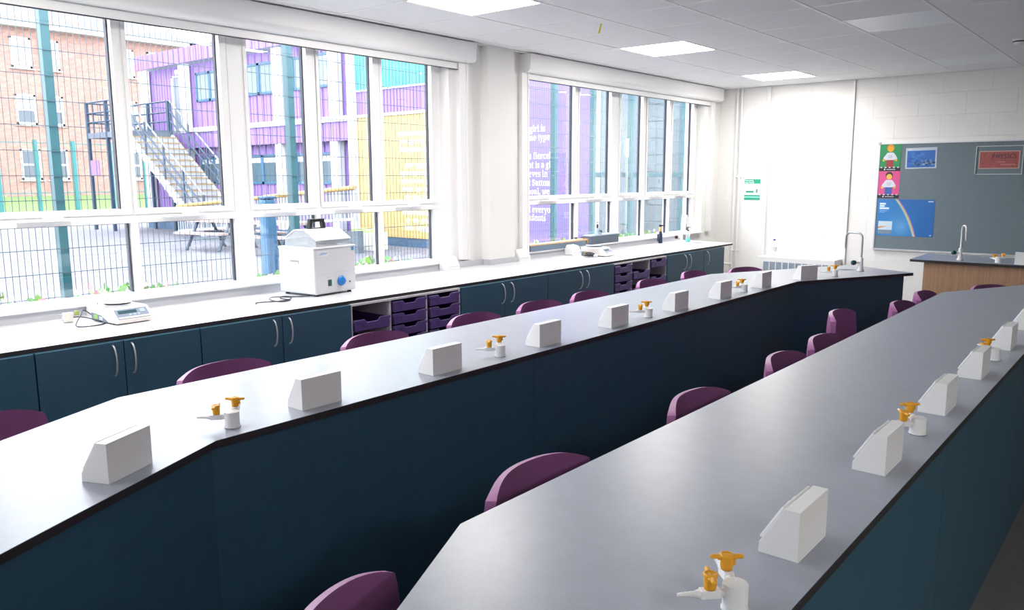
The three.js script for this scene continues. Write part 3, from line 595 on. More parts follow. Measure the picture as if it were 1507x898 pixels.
// bottles
{
  const s = thing('spray_bottle', 'dark navy bottle with orange collar and black trigger by the far window', 'bottle', [-4.40, TOP, -7.87], 0.5);
  obj('body', lathe([[0, 0], [0.022, 0], [0.023, 0.01], [0.022, 0.1], [0.012, 0.13], [0.011, 0.14]]), std([0.02, 0.035, 0.07], 0.3), s);
  obj('collar', lathe([[0.012, 0], [0.017, 0], [0.018, 0.03], [0.012, 0.045], [0, 0.045]], 0, 0.132, 0), std([0.8, 0.35, 0.12], 0.4), s);
  obj('trigger_head', [rb(0.06, 0.016, 0.018, 0.005, 0.01, 0.193, 0), rb(0.02, 0.022, 0.016, 0.004, 0, 0.18, 0)], black, s);
  obj('holster', bx(-0.035, -0.022, 0.02, 0.1, -0.012, 0.012), std([0.05, 0.07, 0.13], 0.5), s);
  const p = thing('soap_bottle', 'clear pump bottle holding a little turquoise soap beside the white tap', 'bottle', [-4.24, TOP, -8.21]);
  obj('bottle', lathe([[0.026, 0.044], [0.026, 0.085], [0.022, 0.1], [0.011, 0.115], [0.011, 0.125]]), new THREE.MeshPhysicalMaterial({ color: new THREE.Color().setRGB(0.92, 0.95, 0.95), roughness: 0.15, transmission: 0.7, thickness: 0 }), p);
  obj('soap', lathe([[0, 0], [0.025, 0], [0.026, 0.006], [0.026, 0.043], [0, 0.043]]), std([0.12, 0.58, 0.55], 0.3), p);
  obj('pump', [cyl(0.012, 0.012, 0.014, 0, 0.122, 0, 12), cyl(0.004, 0.004, 0.03, 0, 0.135, 0, 8), rb(0.04, 0.009, 0.016, 0.003, 0.008, 0.166, 0)], black, p);
}
// ------------------------------------------------------------------ far wall things
{
  const nb = thing('notice_board', 'large dark grey felt notice board with pale metal trim', 'notice board');
  obj('felt', bx(-2.60, 1.4, 0.83, 1.965, ZB + 0.001, ZB + 0.018), std([1, 1, 1], 0.95, { map: speckle([116, 130, 138], 0.05, 0.3, 256, 0.3), bumpMap: noiseBump(0.05), bumpScale: 0.0006 }), nb);
  obj('trim', [bx(-2.615, 1.415, 0.815, 0.832, ZB + 0.001, ZB + 0.026), bx(-2.615, 1.415, 1.963, 1.976, ZB + 0.001, ZB + 0.024), bx(-2.613, -2.598, 0.815, 1.976, ZB + 0.001, ZB + 0.024), bx(1.4, 1.415, 0.815, 1.976, ZB + 0.001, ZB + 0.024)], std([0.66, 0.68, 0.7], 0.35, { metalness: 0.4 }), nb);
  obj('corner_cap', rb(0.03, 0.03, 0.03, 0.006, -2.605, 1.97, ZB + 0.014), satin, nb);
  const flat = (name, label, cat, x0, x1, y0, y1, draw, px, z = 0.019, tilt = 0) => {
    const w = x1 - x0, h = y1 - y0, t = canvasTex(px, Math.round(px * h / w), draw);
    const g = new THREE.BoxGeometry(w, h, 0.0015), o = obj(name, g, std([1, 1, 1], 0.4, { map: t })); o.position.set((x0 + x1) / 2, (y0 + y1) / 2, ZB + z); o.rotation.z = tilt;
    return tag(o, label, cat);
  };
  const person = (bg, hair, face, legs, dark) => (c, w, h) => {
    c.fillStyle = bg; c.fillRect(0, 0, w, h);
    c.fillStyle = hair; c.beginPath(); c.ellipse(w * 0.5, h * 0.15, w * 0.17, h * 0.13, 0, 0, 7); c.fill();
    c.fillStyle = face; c.beginPath(); c.ellipse(w * 0.5, h * 0.2, w * 0.13, h * 0.1, 0, 0, 7); c.fill();
    c.fillStyle = '#d8d8e6'; c.beginPath(); c.moveTo(w * 0.36, h * 0.32); c.lineTo(w * 0.64, h * 0.32); c.quadraticCurveTo(w * 0.8, h * 0.45, w * 0.84, h * 0.56); c.lineTo(w * 0.7, h * 0.58); c.lineTo(w * 0.68, h * 0.6); c.lineTo(w * 0.32, h * 0.6); c.lineTo(w * 0.2, h * 0.58); c.lineTo(w * 0.17, h * 0.52); c.closePath(); c.fill();
    c.fillStyle = face; c.beginPath(); c.arc(w * 0.2, h * 0.6, w * 0.06, 0, 7); c.fill(); c.beginPath(); c.arc(w * 0.78, h * 0.6, w * 0.055, 0, 7); c.fill();
    c.fillStyle = legs; c.fillRect(w * 0.33, h * 0.59, w * 0.34, h * 0.26);
    c.strokeStyle = 'rgba(60,60,90,0.5)'; c.lineWidth = h * 0.012; for (let i = 0; i < 3; i++) { c.beginPath(); c.moveTo(w * 0.4, h * (0.42 + i * 0.045)); c.lineTo(w * 0.6, h * (0.42 + i * 0.045)); c.stroke(); }
    c.fillStyle = '#1c1c24'; c.fillRect(0, h * 0.86, w, h * 0.14);
    c.fillStyle = '#cfd0d8'; for (let i = 0; i < 5; i++) { c.beginPath(); c.ellipse(w * (0.1 + i * 0.2), h * 0.865, w * 0.055, h * 0.022, 0, 0, 7); c.fill(); }
    c.beginPath(); c.arc(w * 0.27, h * 0.94, w * 0.04, 0, 7); c.fill(); for (let i = 0; i < 5; i++) c.fillRect(w * (0.36 + i * 0.085), h * 0.925, w * 0.07, h * 0.03);
  };
  flat('poster', 'green poster with a red trousered figure, top left of the notice board', 'poster', -2.598, -2.383, 1.676, 1.966, person('#1d8a52', '#e08a1c', '#eaa52c', '#a03038'), 256);
  flat('poster', 'pink poster with a blue trousered figure on the notice board', 'poster', -2.597, -2.379, 1.383, 1.674, person('#d8508c', '#3a2a2a', '#e2bd4a', '#3f5fae'), 256, 0.0192);
  flat('poster', 'wide blue poster with a rainbow, lower left of the notice board', 'poster', -2.585, -2.013, 0.975, 1.372, (c, w, h) => {
    c.fillStyle = '#2c7cc4'; c.fillRect(0, 0, w, h);
    const gr = c.createRadialGradient(w * 0.45, h * 0.75, 10, w * 0.4, h * 0.7, w * 0.5); gr.addColorStop(0, 'rgba(140,190,235,0.55)'); gr.addColorStop(1, 'rgba(44,124,196,0)'); c.fillStyle = gr; c.fillRect(0, 0, w * 0.68, h);
    c.fillStyle = 'rgba(10,80,160,0.45)'; c.beginPath(); c.moveTo(w * 0.36, 0); c.quadraticCurveTo(w * 0.6, h * 0.4, w * 0.71, h); c.lineTo(w, h); c.lineTo(w, 0); c.fill();
    const cols = ['rgba(200,140,190,0.75)', 'rgba(240,150,120,0.85)', 'rgba(240,205,140,0.9)', 'rgba(190,215,150,0.8)', 'rgba(120,200,200,0.6)'];
    cols.forEach((k, i) => { c.strokeStyle = k; c.lineWidth = w * 0.013; c.beginPath(); c.moveTo(w * (0.345 - i * 0.012), -4); c.quadraticCurveTo(w * (0.575 - i * 0.012), h * 0.38, w * (0.70 - i * 0.012), h + 4); c.stroke(); });
    c.fillStyle = '#dceaf6'; c.font = `bold ${h * 0.07}px sans-serif`; [0.11, 0.09, 0.17].forEach((l, i) => { c.fillRect(w * 0.035, h * (0.1 + i * 0.062), w * (l + 0.0), h * 0.048); });
    c.fillStyle = 'rgba(220,234,246,0.6)'; for (let i = 0; i < 3; i++) c.fillRect(w * 0.035, h * (0.3 + i * 0.025), w * (0.16 - i * 0.03), h * 0.01);
    c.fillStyle = '#cfe2ee'; c.fillRect(w * 0.03, h * 0.6, w * 0.25, h * 0.24); c.fillStyle = '#e59a4c'; c.beginPath(); c.moveTo(w * 0.03, h * 0.75); c.lineTo(w * 0.2, h * 0.73); c.lineTo(w * 0.03, h * 0.81); c.fill();
    c.fillStyle = '#7d8f9c'; c.fillRect(w * 0.03, h * 0.85, w * 0.24, h * 0.1); c.fillStyle = '#dceaf6'; c.fillRect(w * 0.88, h * 0.04, w * 0.09, h * 0.025); c.fillRect(w * 0.94, h * 0.94, w * 0.03, h * 0.03);
  }, 512, 0.0192);
  flat('poster', 'small laminated blue photo poster with pale border on the notice board', 'poster', -2.335, -2.032, 1.70, 1.919, (c, w, h) => {
    c.fillStyle = '#b9c6d4'; c.fillRect(0, 0, w, h); c.fillStyle = '#2565b4'; c.fillRect(w * 0.05, h * 0.14, w * 0.9, h * 0.8);
    for (let i = 0; i < 60; i++) { c.fillStyle = `rgba(${rnd() < 0.5 ? '70,150,215' : '20,70,150'},0.25)`; c.beginPath(); c.ellipse(w * rr(0.1, 0.6), h * rr(0.2, 0.85), w * rr(0.03, 0.1), h * rr(0.02, 0.07), 0, 0, 7); c.fill(); }
    for (let i = 0; i < 30; i++) { c.fillStyle = `rgba(${['30,40,60', '150,165,195', '60,110,130'][i % 3]},0.6)`; c.beginPath(); c.ellipse(w * rr(0.3, 0.92), h * rr(0.62, 0.88), w * rr(0.02, 0.06), h * rr(0.03, 0.07), 0, 0, 7); c.fill(); }
    c.fillStyle = '#d5dde6'; c.fillRect(w * 0.08, h * 0.05, w * 0.12, h * 0.05);
  }, 256, 0.0192, 0.02);
  // framed clear sleeve with red sheet
  const fr = thing('document_sleeve', 'clear framed sleeve with a faded red physics sheet', 'sleeve');
  obj('edge', [bx(-1.672, -1.255, 1.913, 1.92, ZB + 0.018, ZB + 0.026), bx(-1.672, -1.255, 1.634, 1.641, ZB + 0.018, ZB + 0.026), bx(-1.672, -1.665, 1.634, 1.92, ZB + 0.018, ZB + 0.026), bx(-1.262, -1.255, 1.634, 1.92, ZB + 0.018, ZB + 0.026)], std([0.6, 0.64, 0.68], 0.3), fr);
  const ft = canvasTex(512, 256, (c, w, h) => {
    c.fillStyle = '#c8a298'; c.fillRect(0, 0, w, h); c.fillStyle = '#a0524e'; c.fillRect(w * 0.025, h * 0.05, w * 0.95, h * 0.9);
    for (let i = 0; i < 500; i++) { c.fillStyle = `rgba(${['190,95,80', '120,70,80', '150,70,60', '175,110,115'][i % 4]},0.22)`; c.beginPath(); c.ellipse(w * rr(0.04, 0.95), h * rr(0.08, 0.92), rr(3, 18), rr(3, 12), rr(0, 3), 0, 7); c.fill(); }
    c.fillStyle = 'rgba(60,48,56,0.75)'; c.font = `bold ${h * 0.34}px sans-serif`; c.fillText('PHYSICS', w * 0.32, h * 0.42, w * 0.6);
    c.fillStyle = 'rgba(205,170,150,0.5)'; c.fillRect(w * 0.55, h * 0.74, w * 0.36, h * 0.06); c.fillRect(w * 0.45, h * 0.6, w * 0.2, h * 0.05);
  });
  const sh = obj('sheet', new THREE.BoxGeometry(0.358, 0.178, 0.0015), std([1, 1, 1], 0.5, { map: ft }), fr); sh.position.set(-1.463, 1.78, ZB + 0.02);

  flatSign();
  function flatSign() {
    const t = canvasTex(256, 320, (c, w, h) => {
      c.fillStyle = '#f0f4f2'; c.fillRect(0, 0, w, h); c.fillStyle = '#0f9a76'; c.fillRect(0, 0, w, h * 0.22); c.fillRect(0, h * 0.76, w, h * 0.24);
      c.fillStyle = '#e6f4ee'; c.font = 'bold 34px sans-serif'; c.fillText('Emergency', 8, 32, 140); c.fillText('eye wash', 8, 62, 150);
      c.fillStyle = '#0f8a68'; c.fillRect(w * 0.1, h * 0.56, w * 0.5, h * 0.09); c.beginPath(); c.arc(w * 0.34, h * 0.42, w * 0.13, 0, 7); c.strokeStyle = '#9fb8ae'; c.lineWidth = 4; c.stroke(); c.fillRect(w * 0.74, h * 0.47, w * 0.1, h * 0.18);
      c.fillStyle = '#8fe0c8'; c.fillRect(0, h * 0.83, w, h * 0.06);
    });
    const o = obj('safety_sign', new THREE.BoxGeometry(0.2, 0.25, 0.003), std([1, 1, 1], 0.4, { map: t })); o.position.set(-4.045, 1.466, ZB + 0.0025);
    tag(o, 'green and white emergency eye wash sign on the far wall', 'sign');
  }
  // trunking and pipes
  tag(obj('wall_trunking', rb(0.03, CEIL, 0.02, 0.003, -2.915, CEIL / 2, ZB + 0.01), white), 'slim white vertical trunking on the far wall beside the notice board', 'trunking');
  tag(obj('wall_trunking', rb(0.045, CEIL, 0.03, 0.003, -3.875, CEIL / 2, ZB + 0.015), white), 'white vertical trunking on the far wall right of the green sign', 'trunking');
  for (const [i, x] of [-4.262, -4.205].entries()) {
    const p = thing('heating_pipe', ['white vertical heating pipe in the far corner, left of the pair', 'white vertical heating pipe in the far corner, right of the pair'][i], 'pipe');
    obj('pipe', rod([x, 0.0, ZB + 0.035], [x, CEIL, ZB + 0.035], 0.011, 12), white, p);
    for (const y of [0.72, 1.62]) obj('clip', rb(0.034, 0.012, 0.05, 0.003, x, y, ZB + 0.026), white, p);
  }
  { const p = thing('heating_pipe', 'white horizontal pipe running low along the far corner', 'pipe'); obj('pipe', rod([-4.48, 0.42, ZB + 0.05], [-3.86, 0.42, ZB + 0.05], 0.014, 12), white, p); obj('branch', rod([-4.48, 0.55, ZB + 0.05], [-4.262, 0.55, ZB + 0.05], 0.011, 12), white, p); }
  { // fan convector
    const r = thing('convector_heater', 'white boxy convector heater against the far wall', 'heater', [0, 0, 0]);
    obj('casing', [rb(0.90, 0.60, 0.25, 0.01, -3.385, 0.39, ZB + 0.126)], white, r);
    obj('grille_recess', bx(-3.765, -3.0, 0.50, 0.63, ZB + 0.25, ZB + 0.2525), std([0.28, 0.34, 0.42], 0.5), r);
    for (let i = 0; i <= 10; i++) obj('grille_bar', bx(-3.765 + i * 0.0765 - 0.006, -3.765 + i * 0.0765 + 0.006, 0.495, 0.635, ZB + 0.252, ZB + 0.258), white, r);
    obj('lower_kick', bx(-3.80, -2.97, 0.0, 0.09, ZB + 0.02, ZB + 0.22), black, r);
    const b = thing('water_bottle', 'clear water bottle with blue cap standing on the heater', 'bottle', [-3.70, 0.691, ZB + 0.1]);
    obj('bottle', lathe([[0, 0], [0.03, 0], [0.032, 0.01], [0.03, 0.08], [0.032, 0.12], [0.014, 0.165], [0.012, 0.18]]), new THREE.MeshPhysicalMaterial({ color: 0xffffff, roughness: 0.12, transmission: 0.8, thickness: 0 }), b);
    obj('label', lathe([[0.0318, 0.05], [0.0325, 0.055], [0.0325, 0.095], [0.0318, 0.1]]), std([0.7, 0.72, 0.75], 0.5), b);
    obj('cap', cyl(0.015, 0.014, 0.018, 0, 0.178, 0, 14), std([0.02, 0.06, 0.35], 0.4), b);
  }
  { const s = thing('smoke_detector', 'white round smoke detector on the ceiling at the right edge', 'detector', [-1.10, CEIL, -7.55]); obj('dome', lathe([[0, -0.045], [0.03, -0.045], [0.042, -0.035], [0.05, -0.012], [0.052, 0]]), white, s); obj('vent_ring', lathe([[0.047, -0.026], [0.0495, -0.022], [0.0500, -0.018], [0.048, -0.016]]), black, s); }
  { const y = obj('paper_scrap', (() => { const g = new THREE.ExtrudeGeometry(poly([[0, 0], [0.012, 0.005], [0.004, 0.07], [-0.006, 0.065]]), { depth: 0.0015, bevelEnabled: false }); return g; })(), std([0.8, 0.72, 0.05], 0.6)); y.position.set(-3.24, CEIL - 0.068, -4.85); y.rotation.y = 0.7; y.rotation.z = -0.35; tag(y, 'thin yellow paper scrap dangling from the ceiling', 'paper scrap'); }
}

// ------------------------------------------------------------------ outside
const G0 = -0.1;
{
  const asphalt = std([1, 1, 1], 0.9, { map: speckle([88, 88, 95], 0.12, 3, 512, 0.5) });
  const g = obj('playground', bx(-80, XW - 0.26, G0 - 0.3, G0, -70, 30), asphalt); g.userData = { kind: 'structure', label: 'pale asphalt playground outside the windows', category: 'ground' };
  // perimeter fence
  const greenP = std([0.008, 0.072, 0.084], 0.45), wireM = std([0.035, 0.06, 0.075], 0.5);
  const f = thing('mesh_fence', 'tall green weld mesh fence close outside the windows', 'fence');
  const FX = -7.2, posts = [1.9, -0.5, -2.775, -5.087, -7.5, -9.655, -10.673, -11.79, -13.58];
  for (const z of posts) obj('post', bx(FX - 0.04, FX + 0.04, G0, 3.9, z - 0.035, z + 0.035), greenP, f);
  for (let i = 0; i + 1 < posts.length; i++) {
    const ws = [], a = posts[i], b = posts[i + 1];
    for (let z = a - 0.06; z > b + 0.04; z -= 0.05) ws.push(bx(FX + 0.045, FX + 0.049, G0, 3.85, z - 0.002, z + 0.002));
    for (let y = 0.05; y < 3.85; y += 0.2) ws.push(bx(FX + 0.049, FX + 0.055, y - 0.003, y + 0.003, a, b));
    const m = obj('mesh_panel', ws, wireM, f); m.userData = { kind: 'stuff' };
  }
  obj('rail', bx(FX - 0.03, FX + 0.03, 1.62, 1.70, -10.673, -13.58), greenP, f);
  obj('gate_bolt', [bx(FX + 0.05, FX + 0.08, 0.4, 2.25, -11.56, -11.59), bx(FX + 0.05, FX + 0.09, 1.95, 2.25, -11.50, -11.60)], std([0.12, 0.17, 0.17], 0.4), f);
  const bp = thing('blue_post', 'short blue padded post beyond the mesh fence', 'post'); obj('pad', rb(0.14, 1.5, 0.14, 0.03, -7.75, G0 + 0.75, -5.13), std([0.02, 0.10, 0.20], 0.5), bp); obj('cap', rb(0.15, 0.03, 0.15, 0.01, -7.75, 1.415, -5.13), std([0.02, 0.08, 0.16], 0.5), bp);

  // flower bed under the windows
  const bed = thing('planter_bed', 'low raised planter along the outside of the window wall', 'planter'); obj('trough', bx(-5.55, -4.95, G0, 0.62, 2, -9.6), std([0.3, 0.29, 0.28], 0.8), bed); obj('soil', bx(-5.52, -4.98, 0.62, 0.65, 1.98, -9.58), std([0.06, 0.045, 0.03], 0.95), bed);
  const leafG = new THREE.BufferGeometry(); leafG.setAttribute('position', new THREE.Float32BufferAttribute([0, 0, 0, -0.35, 0.5, 0.06, 0, 1, 0.12, 0.35, 0.5, 0.06, 0, 0.5, 0], 3)); leafG.setIndex([0, 4, 1, 1, 4, 2, 4, 0, 3, 4, 3, 2]); leafG.computeVertexNormals();
  const leafM = new THREE.MeshPhysicalMaterial({ color: 0xffffff, roughness: 0.7, side: THREE.DoubleSide });
  const NL = 5200, im = new THREE.InstancedMesh(leafG, leafM, NL), mm = new THREE.Matrix4(), q = new THREE.Quaternion(), e = new THREE.Euler(), cc = new THREE.Color();
  for (let i = 0; i < NL; i++) {
    const z = rr(-9.5, -0.9), hgt = 0.12 + 0.14 * Math.abs(Math.sin(z * 3.1) * Math.sin(z * 1.3 + 1)) + 0.06 * rnd();
    e.set(rr(-1.1, 1.1), rr(0, 6.3), rr(-0.8, 0.8)); q.setFromEuler(e); const s = rr(0.03, 0.075);
    mm.compose(new THREE.Vector3(rr(-5.5, -5.02), 0.65 + hgt * rnd(), z), q, new THREE.Vector3(s, s, s)); im.setMatrixAt(i, mm);
    const k = rnd(); if (k < 0.72) cc.setRGB(rr(0.08, 0.2), rr(0.22, 0.38), rr(0.04, 0.1)); else if (k < 0.9) cc.setRGB(0.7, 0.7, 0.6); else cc.setRGB(0.6, 0.25, 0.3);
    im.setColorAt(i, cc);
  }
  im.name = 'bedding_plants'; im.castShadow = im.receiveShadow = true; scene.add(im); tag(im, 'low leafy bedding plants with pale flowers under the windows', 'plants', null, 'stuff');

  // brick building, far left
  const BXF = -47, brickTex = canvasTex(512, 512, (c, w, h) => {
    c.fillStyle = '#8d7468'; c.fillRect(0, 0, w, h);
    for (let r = 0; r < 32; r++) for (let k = -1; k < 11; k++) { const v = rr(-14, 14); c.fillStyle = `rgb(${140 + v},${106 + v * 0.8},${95 + v * 0.7})`; c.fillRect(k * 51.2 + (r % 2) * 25.6 + 1.5, r * 16 + 1.5, 48, 13); }
  }); brickTex.repeat.set(1 / 2.25, 1 / 2.4);
  const brick = std([1.0, 1.0, 1.0], 0.85, { map: brickTex }), slate = std([1, 1, 1], 0.7, { map: speckle([92, 90, 90], 0.2, 2.5, 256, 0.6, 8) }), fascia = std([0.45, 0.45, 0.44], 0.5), paneDark = std([0.05, 0.065, 0.08], 0.15), paneBlind = std([0.25, 0.26, 0.27], 0.5);
  const bb = thing('brick_building', 'red brick building with white sash windows and slate roof', 'building');
  obj('wall', bx(BXF - 10, BXF, G0, 9.35, 8, -26), brick, bb);
  obj('fascia', [bx(BXF - 0.1, BXF + 0.55, 9.35, 9.6, 8.5, -26.5), bx(BXF - 10.5, BXF + 0.55, 9.35, 9.6, -26.0, -26.5)], fascia, bb);
  { const y0 = 9.6, R = [[BXF + 0.6, y0, 8.6], [BXF + 0.6, y0, -26.6], [BXF - 10.6, y0, -26.6], [BXF - 10.6, y0, 8.6], [BXF - 5, y0 + 3.4, 4], [BXF - 5, y0 + 3.4, -21.5]], tri = [0, 1, 5, 0, 5, 4, 1, 2, 5, 2, 3, 4, 2, 4, 5, 3, 0, 4, 0, 3, 2, 0, 2, 1];
    const gg = new THREE.BufferGeometry(); gg.setAttribute('position', new THREE.Float32BufferAttribute(tri.flatMap((i) => R[i]), 3)); gg.setAttribute('uv', new THREE.Float32BufferAttribute(tri.flatMap((i) => [R[i][2], R[i][1] + R[i][0] * 0.5]), 2)); gg.computeVertexNormals(); obj('roof', gg, slate, bb); }
  const cols = [[-16.44, -17.42], [-17.79, -18.78], [-21.9, -22.8], [-23.6, -24.6], [-13.6, -14.6], [-10.8, -11.8]];
  for (const [za, zb] of cols) for (const [i, [ya, yb]] of [[1.59, 3.2], [4.46, 6.0], [7.33, 8.88]].entries()) {
    const w = obj('sash_window', [bx(BXF, BXF + 0.06, ya, ya + 0.12, za, zb), bx(BXF, BXF + 0.06, yb - 0.1, yb, za, zb), bx(BXF, BXF + 0.06, ya, yb, za, za - 0.1), bx(BXF, BXF + 0.06, ya, yb, zb, zb + 0.1), bx(BXF, BXF + 0.05, (ya + yb) / 2 - 0.05, (ya + yb) / 2 + 0.05, za, zb), bx(BXF, BXF + 0.12, ya - 0.06, ya, za + 0.1, zb - 0.1)], fascia, bb);
    obj('pane', bx(BXF, BXF + 0.025, ya + 0.1, (ya + yb) / 2, za - 0.08, zb + 0.08), i === 2 ? paneBlind : paneDark, w);
    obj('pane', bx(BXF, BXF + 0.025, (ya + yb) / 2, yb - 0.08, za - 0.08, zb + 0.08), i === 0 ? paneDark : paneBlind, w);
  }
  const bank = obj('grass_bank', prism([[BXF + 0.02, G0], [BXF + 6, G0], [BXF + 0.02, 0.75]], -27, 8), grass); tag(bank, 'sloping strip of bright grass along the brick building', 'grass');
  const navy = std([0.018, 0.04, 0.075], 0.5);
  const ff = thing('far_fence', 'row of green fence posts before the brick building', 'fence');
  for (const z of [-9.5, -11.2, -12.8, -14.35, -15.95, -17.6, -19.2]) obj('post', bx(-39.3, -39.16, G0, 3.35, z - 0.075, z + 0.075), std([0.012, 0.13, 0.12], 0.5), ff);
  for (const y of [1.0, 3.2]) obj('rail', bx(-39.25, -39.21, y, y + 0.04, -9.5, -19.2), std([0.012, 0.13, 0.12], 0.5), ff);

  // purple modular building, facade at z = -14
  const FZ = -14, purpleA = std([0.185, 0.105, 0.30], 0.55), cyanM = std([0.035, 0.23, 0.225], 0.5), yellowM = std([0.78, 0.46, 0.06], 0.55), whiteC = std([0.5, 0.5, 0.51], 0.5), frameB = std([0.02, 0.09, 0.17], 0.4), plinthM = std([0.03, 0.07, 0.13], 0.7), doorM = std([0.14, 0.16, 0.19], 0.5);
  const pm = thing('purple_building', 'two storey purple clad school block with white columns and teal and yellow end', 'building');
  // ribbed cladding sheet
  const ribbed = (x0, x1, y0, y1, z, pitch, depth) => {
    const pts = [[x0, z - 0.05]], n = Math.round((x1 - x0) / pitch), p = (x1 - x0) / n;
    for (let i = 0; i < n; i++) { const a = x0 + i * p; pts.push([a, z], [a + p * 0.82, z], [a + p * 0.86, z - depth], [a + p * 0.96, z - depth]); }
    pts.push([x1, z], [x1, z - 0.05]);
    return slab(pts.map(([x, zz]) => [x, zz]).reverse(), y0, y1);
  };
  obj('core', bx(-28.5, -9.5, G0, 5.75, FZ - 0.3, FZ - 2.0), std([0.15, 0.185, 0.2], 0.7), pm);
  obj('top_fascia', ribbed(-28.6, -16.8, 5.33, 5.80, FZ + 0.12, 0.35, 0.04), purpleA, pm);
  obj('upper_cladding', ribbed(-28.5, -16.8, 3.26, 5.33, FZ - 0.25, 0.35, 0.04), purpleA, pm);
  obj('ledge', bx(-25.9, -16.8, 3.12, 3.26, FZ - 0.3, FZ + 0.1), whiteC, pm);
  obj('lower_fascia', ribbed(-28.5, -16.8, 2.62, 3.12, FZ + 0.05, 0.35, 0.04), purpleA, pm);
  obj('lower_cladding', ribbed(-28.5, -16.8, 0, 2.62, FZ - 0.25, 0.35, 0.04), purpleA, pm);
  for (const x of [-28.36, -25.65, -20.41, -17.85]) obj('column', bx(x - 0.16, x + 0.16, G0, 5.33, FZ - 0.2, FZ + 0.02), whiteC, pm);
  obj('column', bx(-17.08, -16.78, G0, 5.8, FZ - 0.2, FZ + 0.16), whiteC, pm);
  const paneSky = std([0.2, 0.26, 0.27], 0.08, { metalness: 0.2 }), paneGF = std([0.05, 0.09, 0.11], 0.08);
  for (const [x0, x1, mu] of [[-25.16, -23.2, -24.33], [-22.75, -20.82, -21.6], [-19.9, -18.25, -19.05], [-17.32, -17.05, null]]) for (const up of [1, 0]) {
    const y0 = up ? 4.1 : 1.46, y1 = up ? 5.02 : 2.34, bars = [bx(x0, x1, y0, y0 + 0.07, FZ - 0.25, FZ - 0.2), bx(x0, x1, y1 - 0.07, y1, FZ - 0.25, FZ - 0.2), bx(x0, x0 + 0.07, y0, y1, FZ - 0.25, FZ - 0.2), bx(x1 - 0.07, x1, y0, y1, FZ - 0.25, FZ - 0.2)];
    if (mu) bars.push(bx(mu - 0.06, mu + 0.06, y0, y1, FZ - 0.25, FZ - 0.2));
    const w = obj('window_frame', bars, frameB, pm);
    obj('pane', bx(x0 + 0.05, mu ?? x1, y0 + 0.05, y1 - 0.05, FZ - 0.25, FZ - 0.225), up ? paneSky : paneGF, w);
    if (mu) obj('pane', bx(mu, x1 - 0.05, y0 + 0.05, y1 - 0.05, FZ - 0.25, FZ - 0.225), up ? paneSky : paneGF, w);
    if (!up) obj('blind_head', bx(x0 + 0.08, x1 - 0.08, y1 - 0.24, y1 - 0.1, FZ - 0.225, FZ - 0.22), whiteC, w);
  }
  obj('door', bx(-26.6, -25.85, 3.2, 4.97, FZ - 0.25, FZ - 0.2), doorM, pm);
  obj('door_frame', [bx(-26.68, -26.6, 3.2, 5.02, FZ - 0.25, FZ - 0.18), bx(-26.68, -25.8, 4.97, 5.03, FZ - 0.25, FZ - 0.18)], whiteC, pm);
  obj('door_lamp', rb(0.34, 0.16, 0.12, 0.03, -26.1, 5.12, FZ - 0.15), whiteC, pm);
  obj('wall_lamp', new THREE.SphereGeometry(0.1, 14, 10).translate(-19.95, 2.47, FZ - 0.1), whiteC, pm);
  obj('teal_cladding', ribbed(-16.78, -12.7, 3.86, 6.4, FZ + 0.1, 0.12, 0.02), cyanM, pm);
  obj('band_cladding', ribbed(-16.78, -12.7, 3.24, 3.82, FZ + 0.08, 0.12, 0.02), purpleA, pm);
  obj('band_trim', [bx(-16.78, -12.7, 3.82, 3.86, FZ, FZ + 0.12), bx(-16.78, -12.7, 3.17, 3.24, FZ, FZ + 0.12)], whiteC, pm);
  const yTex = canvasTex(1024, 768, (c, w, h) => {                       // white lettering, too far to read
    c.fillStyle = '#a48b56'; c.fillRect(0, 0, w, h); c.fillStyle = '#d8d2bd';
    const S = 1024 / 4.08; let y = 0.42;
    for (let l = 0; l < 13; l++) { let x = 1.55 + 0.25 * rnd(); const end = 3.9 - 0.35 * rnd(); if (l !== 3) while (x < end) { const ww = rr(0.15, 0.42); let q = x; while (q < Math.min(end, x + ww)) { c.fillRect(q * S, y * S, 0.045 * S, (rnd() < 0.3 ? 0.135 : 0.1) * S); c.fillRect(q * S, (y + 0.04 * rnd()) * S, 0.07 * S, 0.03 * S); q += 0.08; } x += ww + 0.08; } y += 0.195; }
  });
  { const g2 = new THREE.PlaneGeometry(4.08, 3.04); g2.translate(-14.74, 1.65, 0); const g3 = bx(-16.78, -12.7, 0.13, 3.17, FZ, FZ + 0.08); obj('yellow_panel', [g3], std([0.37, 0.26, 0.09], 0.55), pm); g2.translate(0, 0, FZ + 0.082); obj('yellow_print', g2, std([1, 1, 1], 0.55, { map: yTex }), pm); }
  obj('plinth', bx(-28.5, -9.45, G0 - 0.1, 0.13, FZ - 0.2, FZ + 0.06), plinthM, pm);
  // purple wall with lettering
  const tw = canvasTex(1280, 1024, (c, w, h) => {
    const S = w / 3.25, X = (x) => (x + 12.7) * S, Y = (y) => h - (y - 0.6) * S;      // panel spans x -12.7..-9.45, y 0.6..3.2
    c.fillStyle = '#66548c'; c.fillRect(0, 0, w, h); c.fillStyle = '#cfcad8'; c.textAlign = 'right'; c.font = `bold ${0.185 * S}px serif`;
    for (const [t, xe, y] of [['n girl is', -10.625, 2.60], ['one type', -10.50, 2.415], ['\u2019s fiercely', -10.38, 2.02], ['nt is a girl', -10.345, 1.83], ['ieves in', -10.555, 1.64], ['At Sutton', -10.49, 1.45], ['hool, we', -10.50, 1.26], ['d everyone', -10.29, 0.868], ['tudents', -10.60, 0.69]]) { c.save(); c.translate(X(xe), Y(y)); c.scale(0.80, 1); c.fillText(t, 0, 0); c.restore(); }
  });
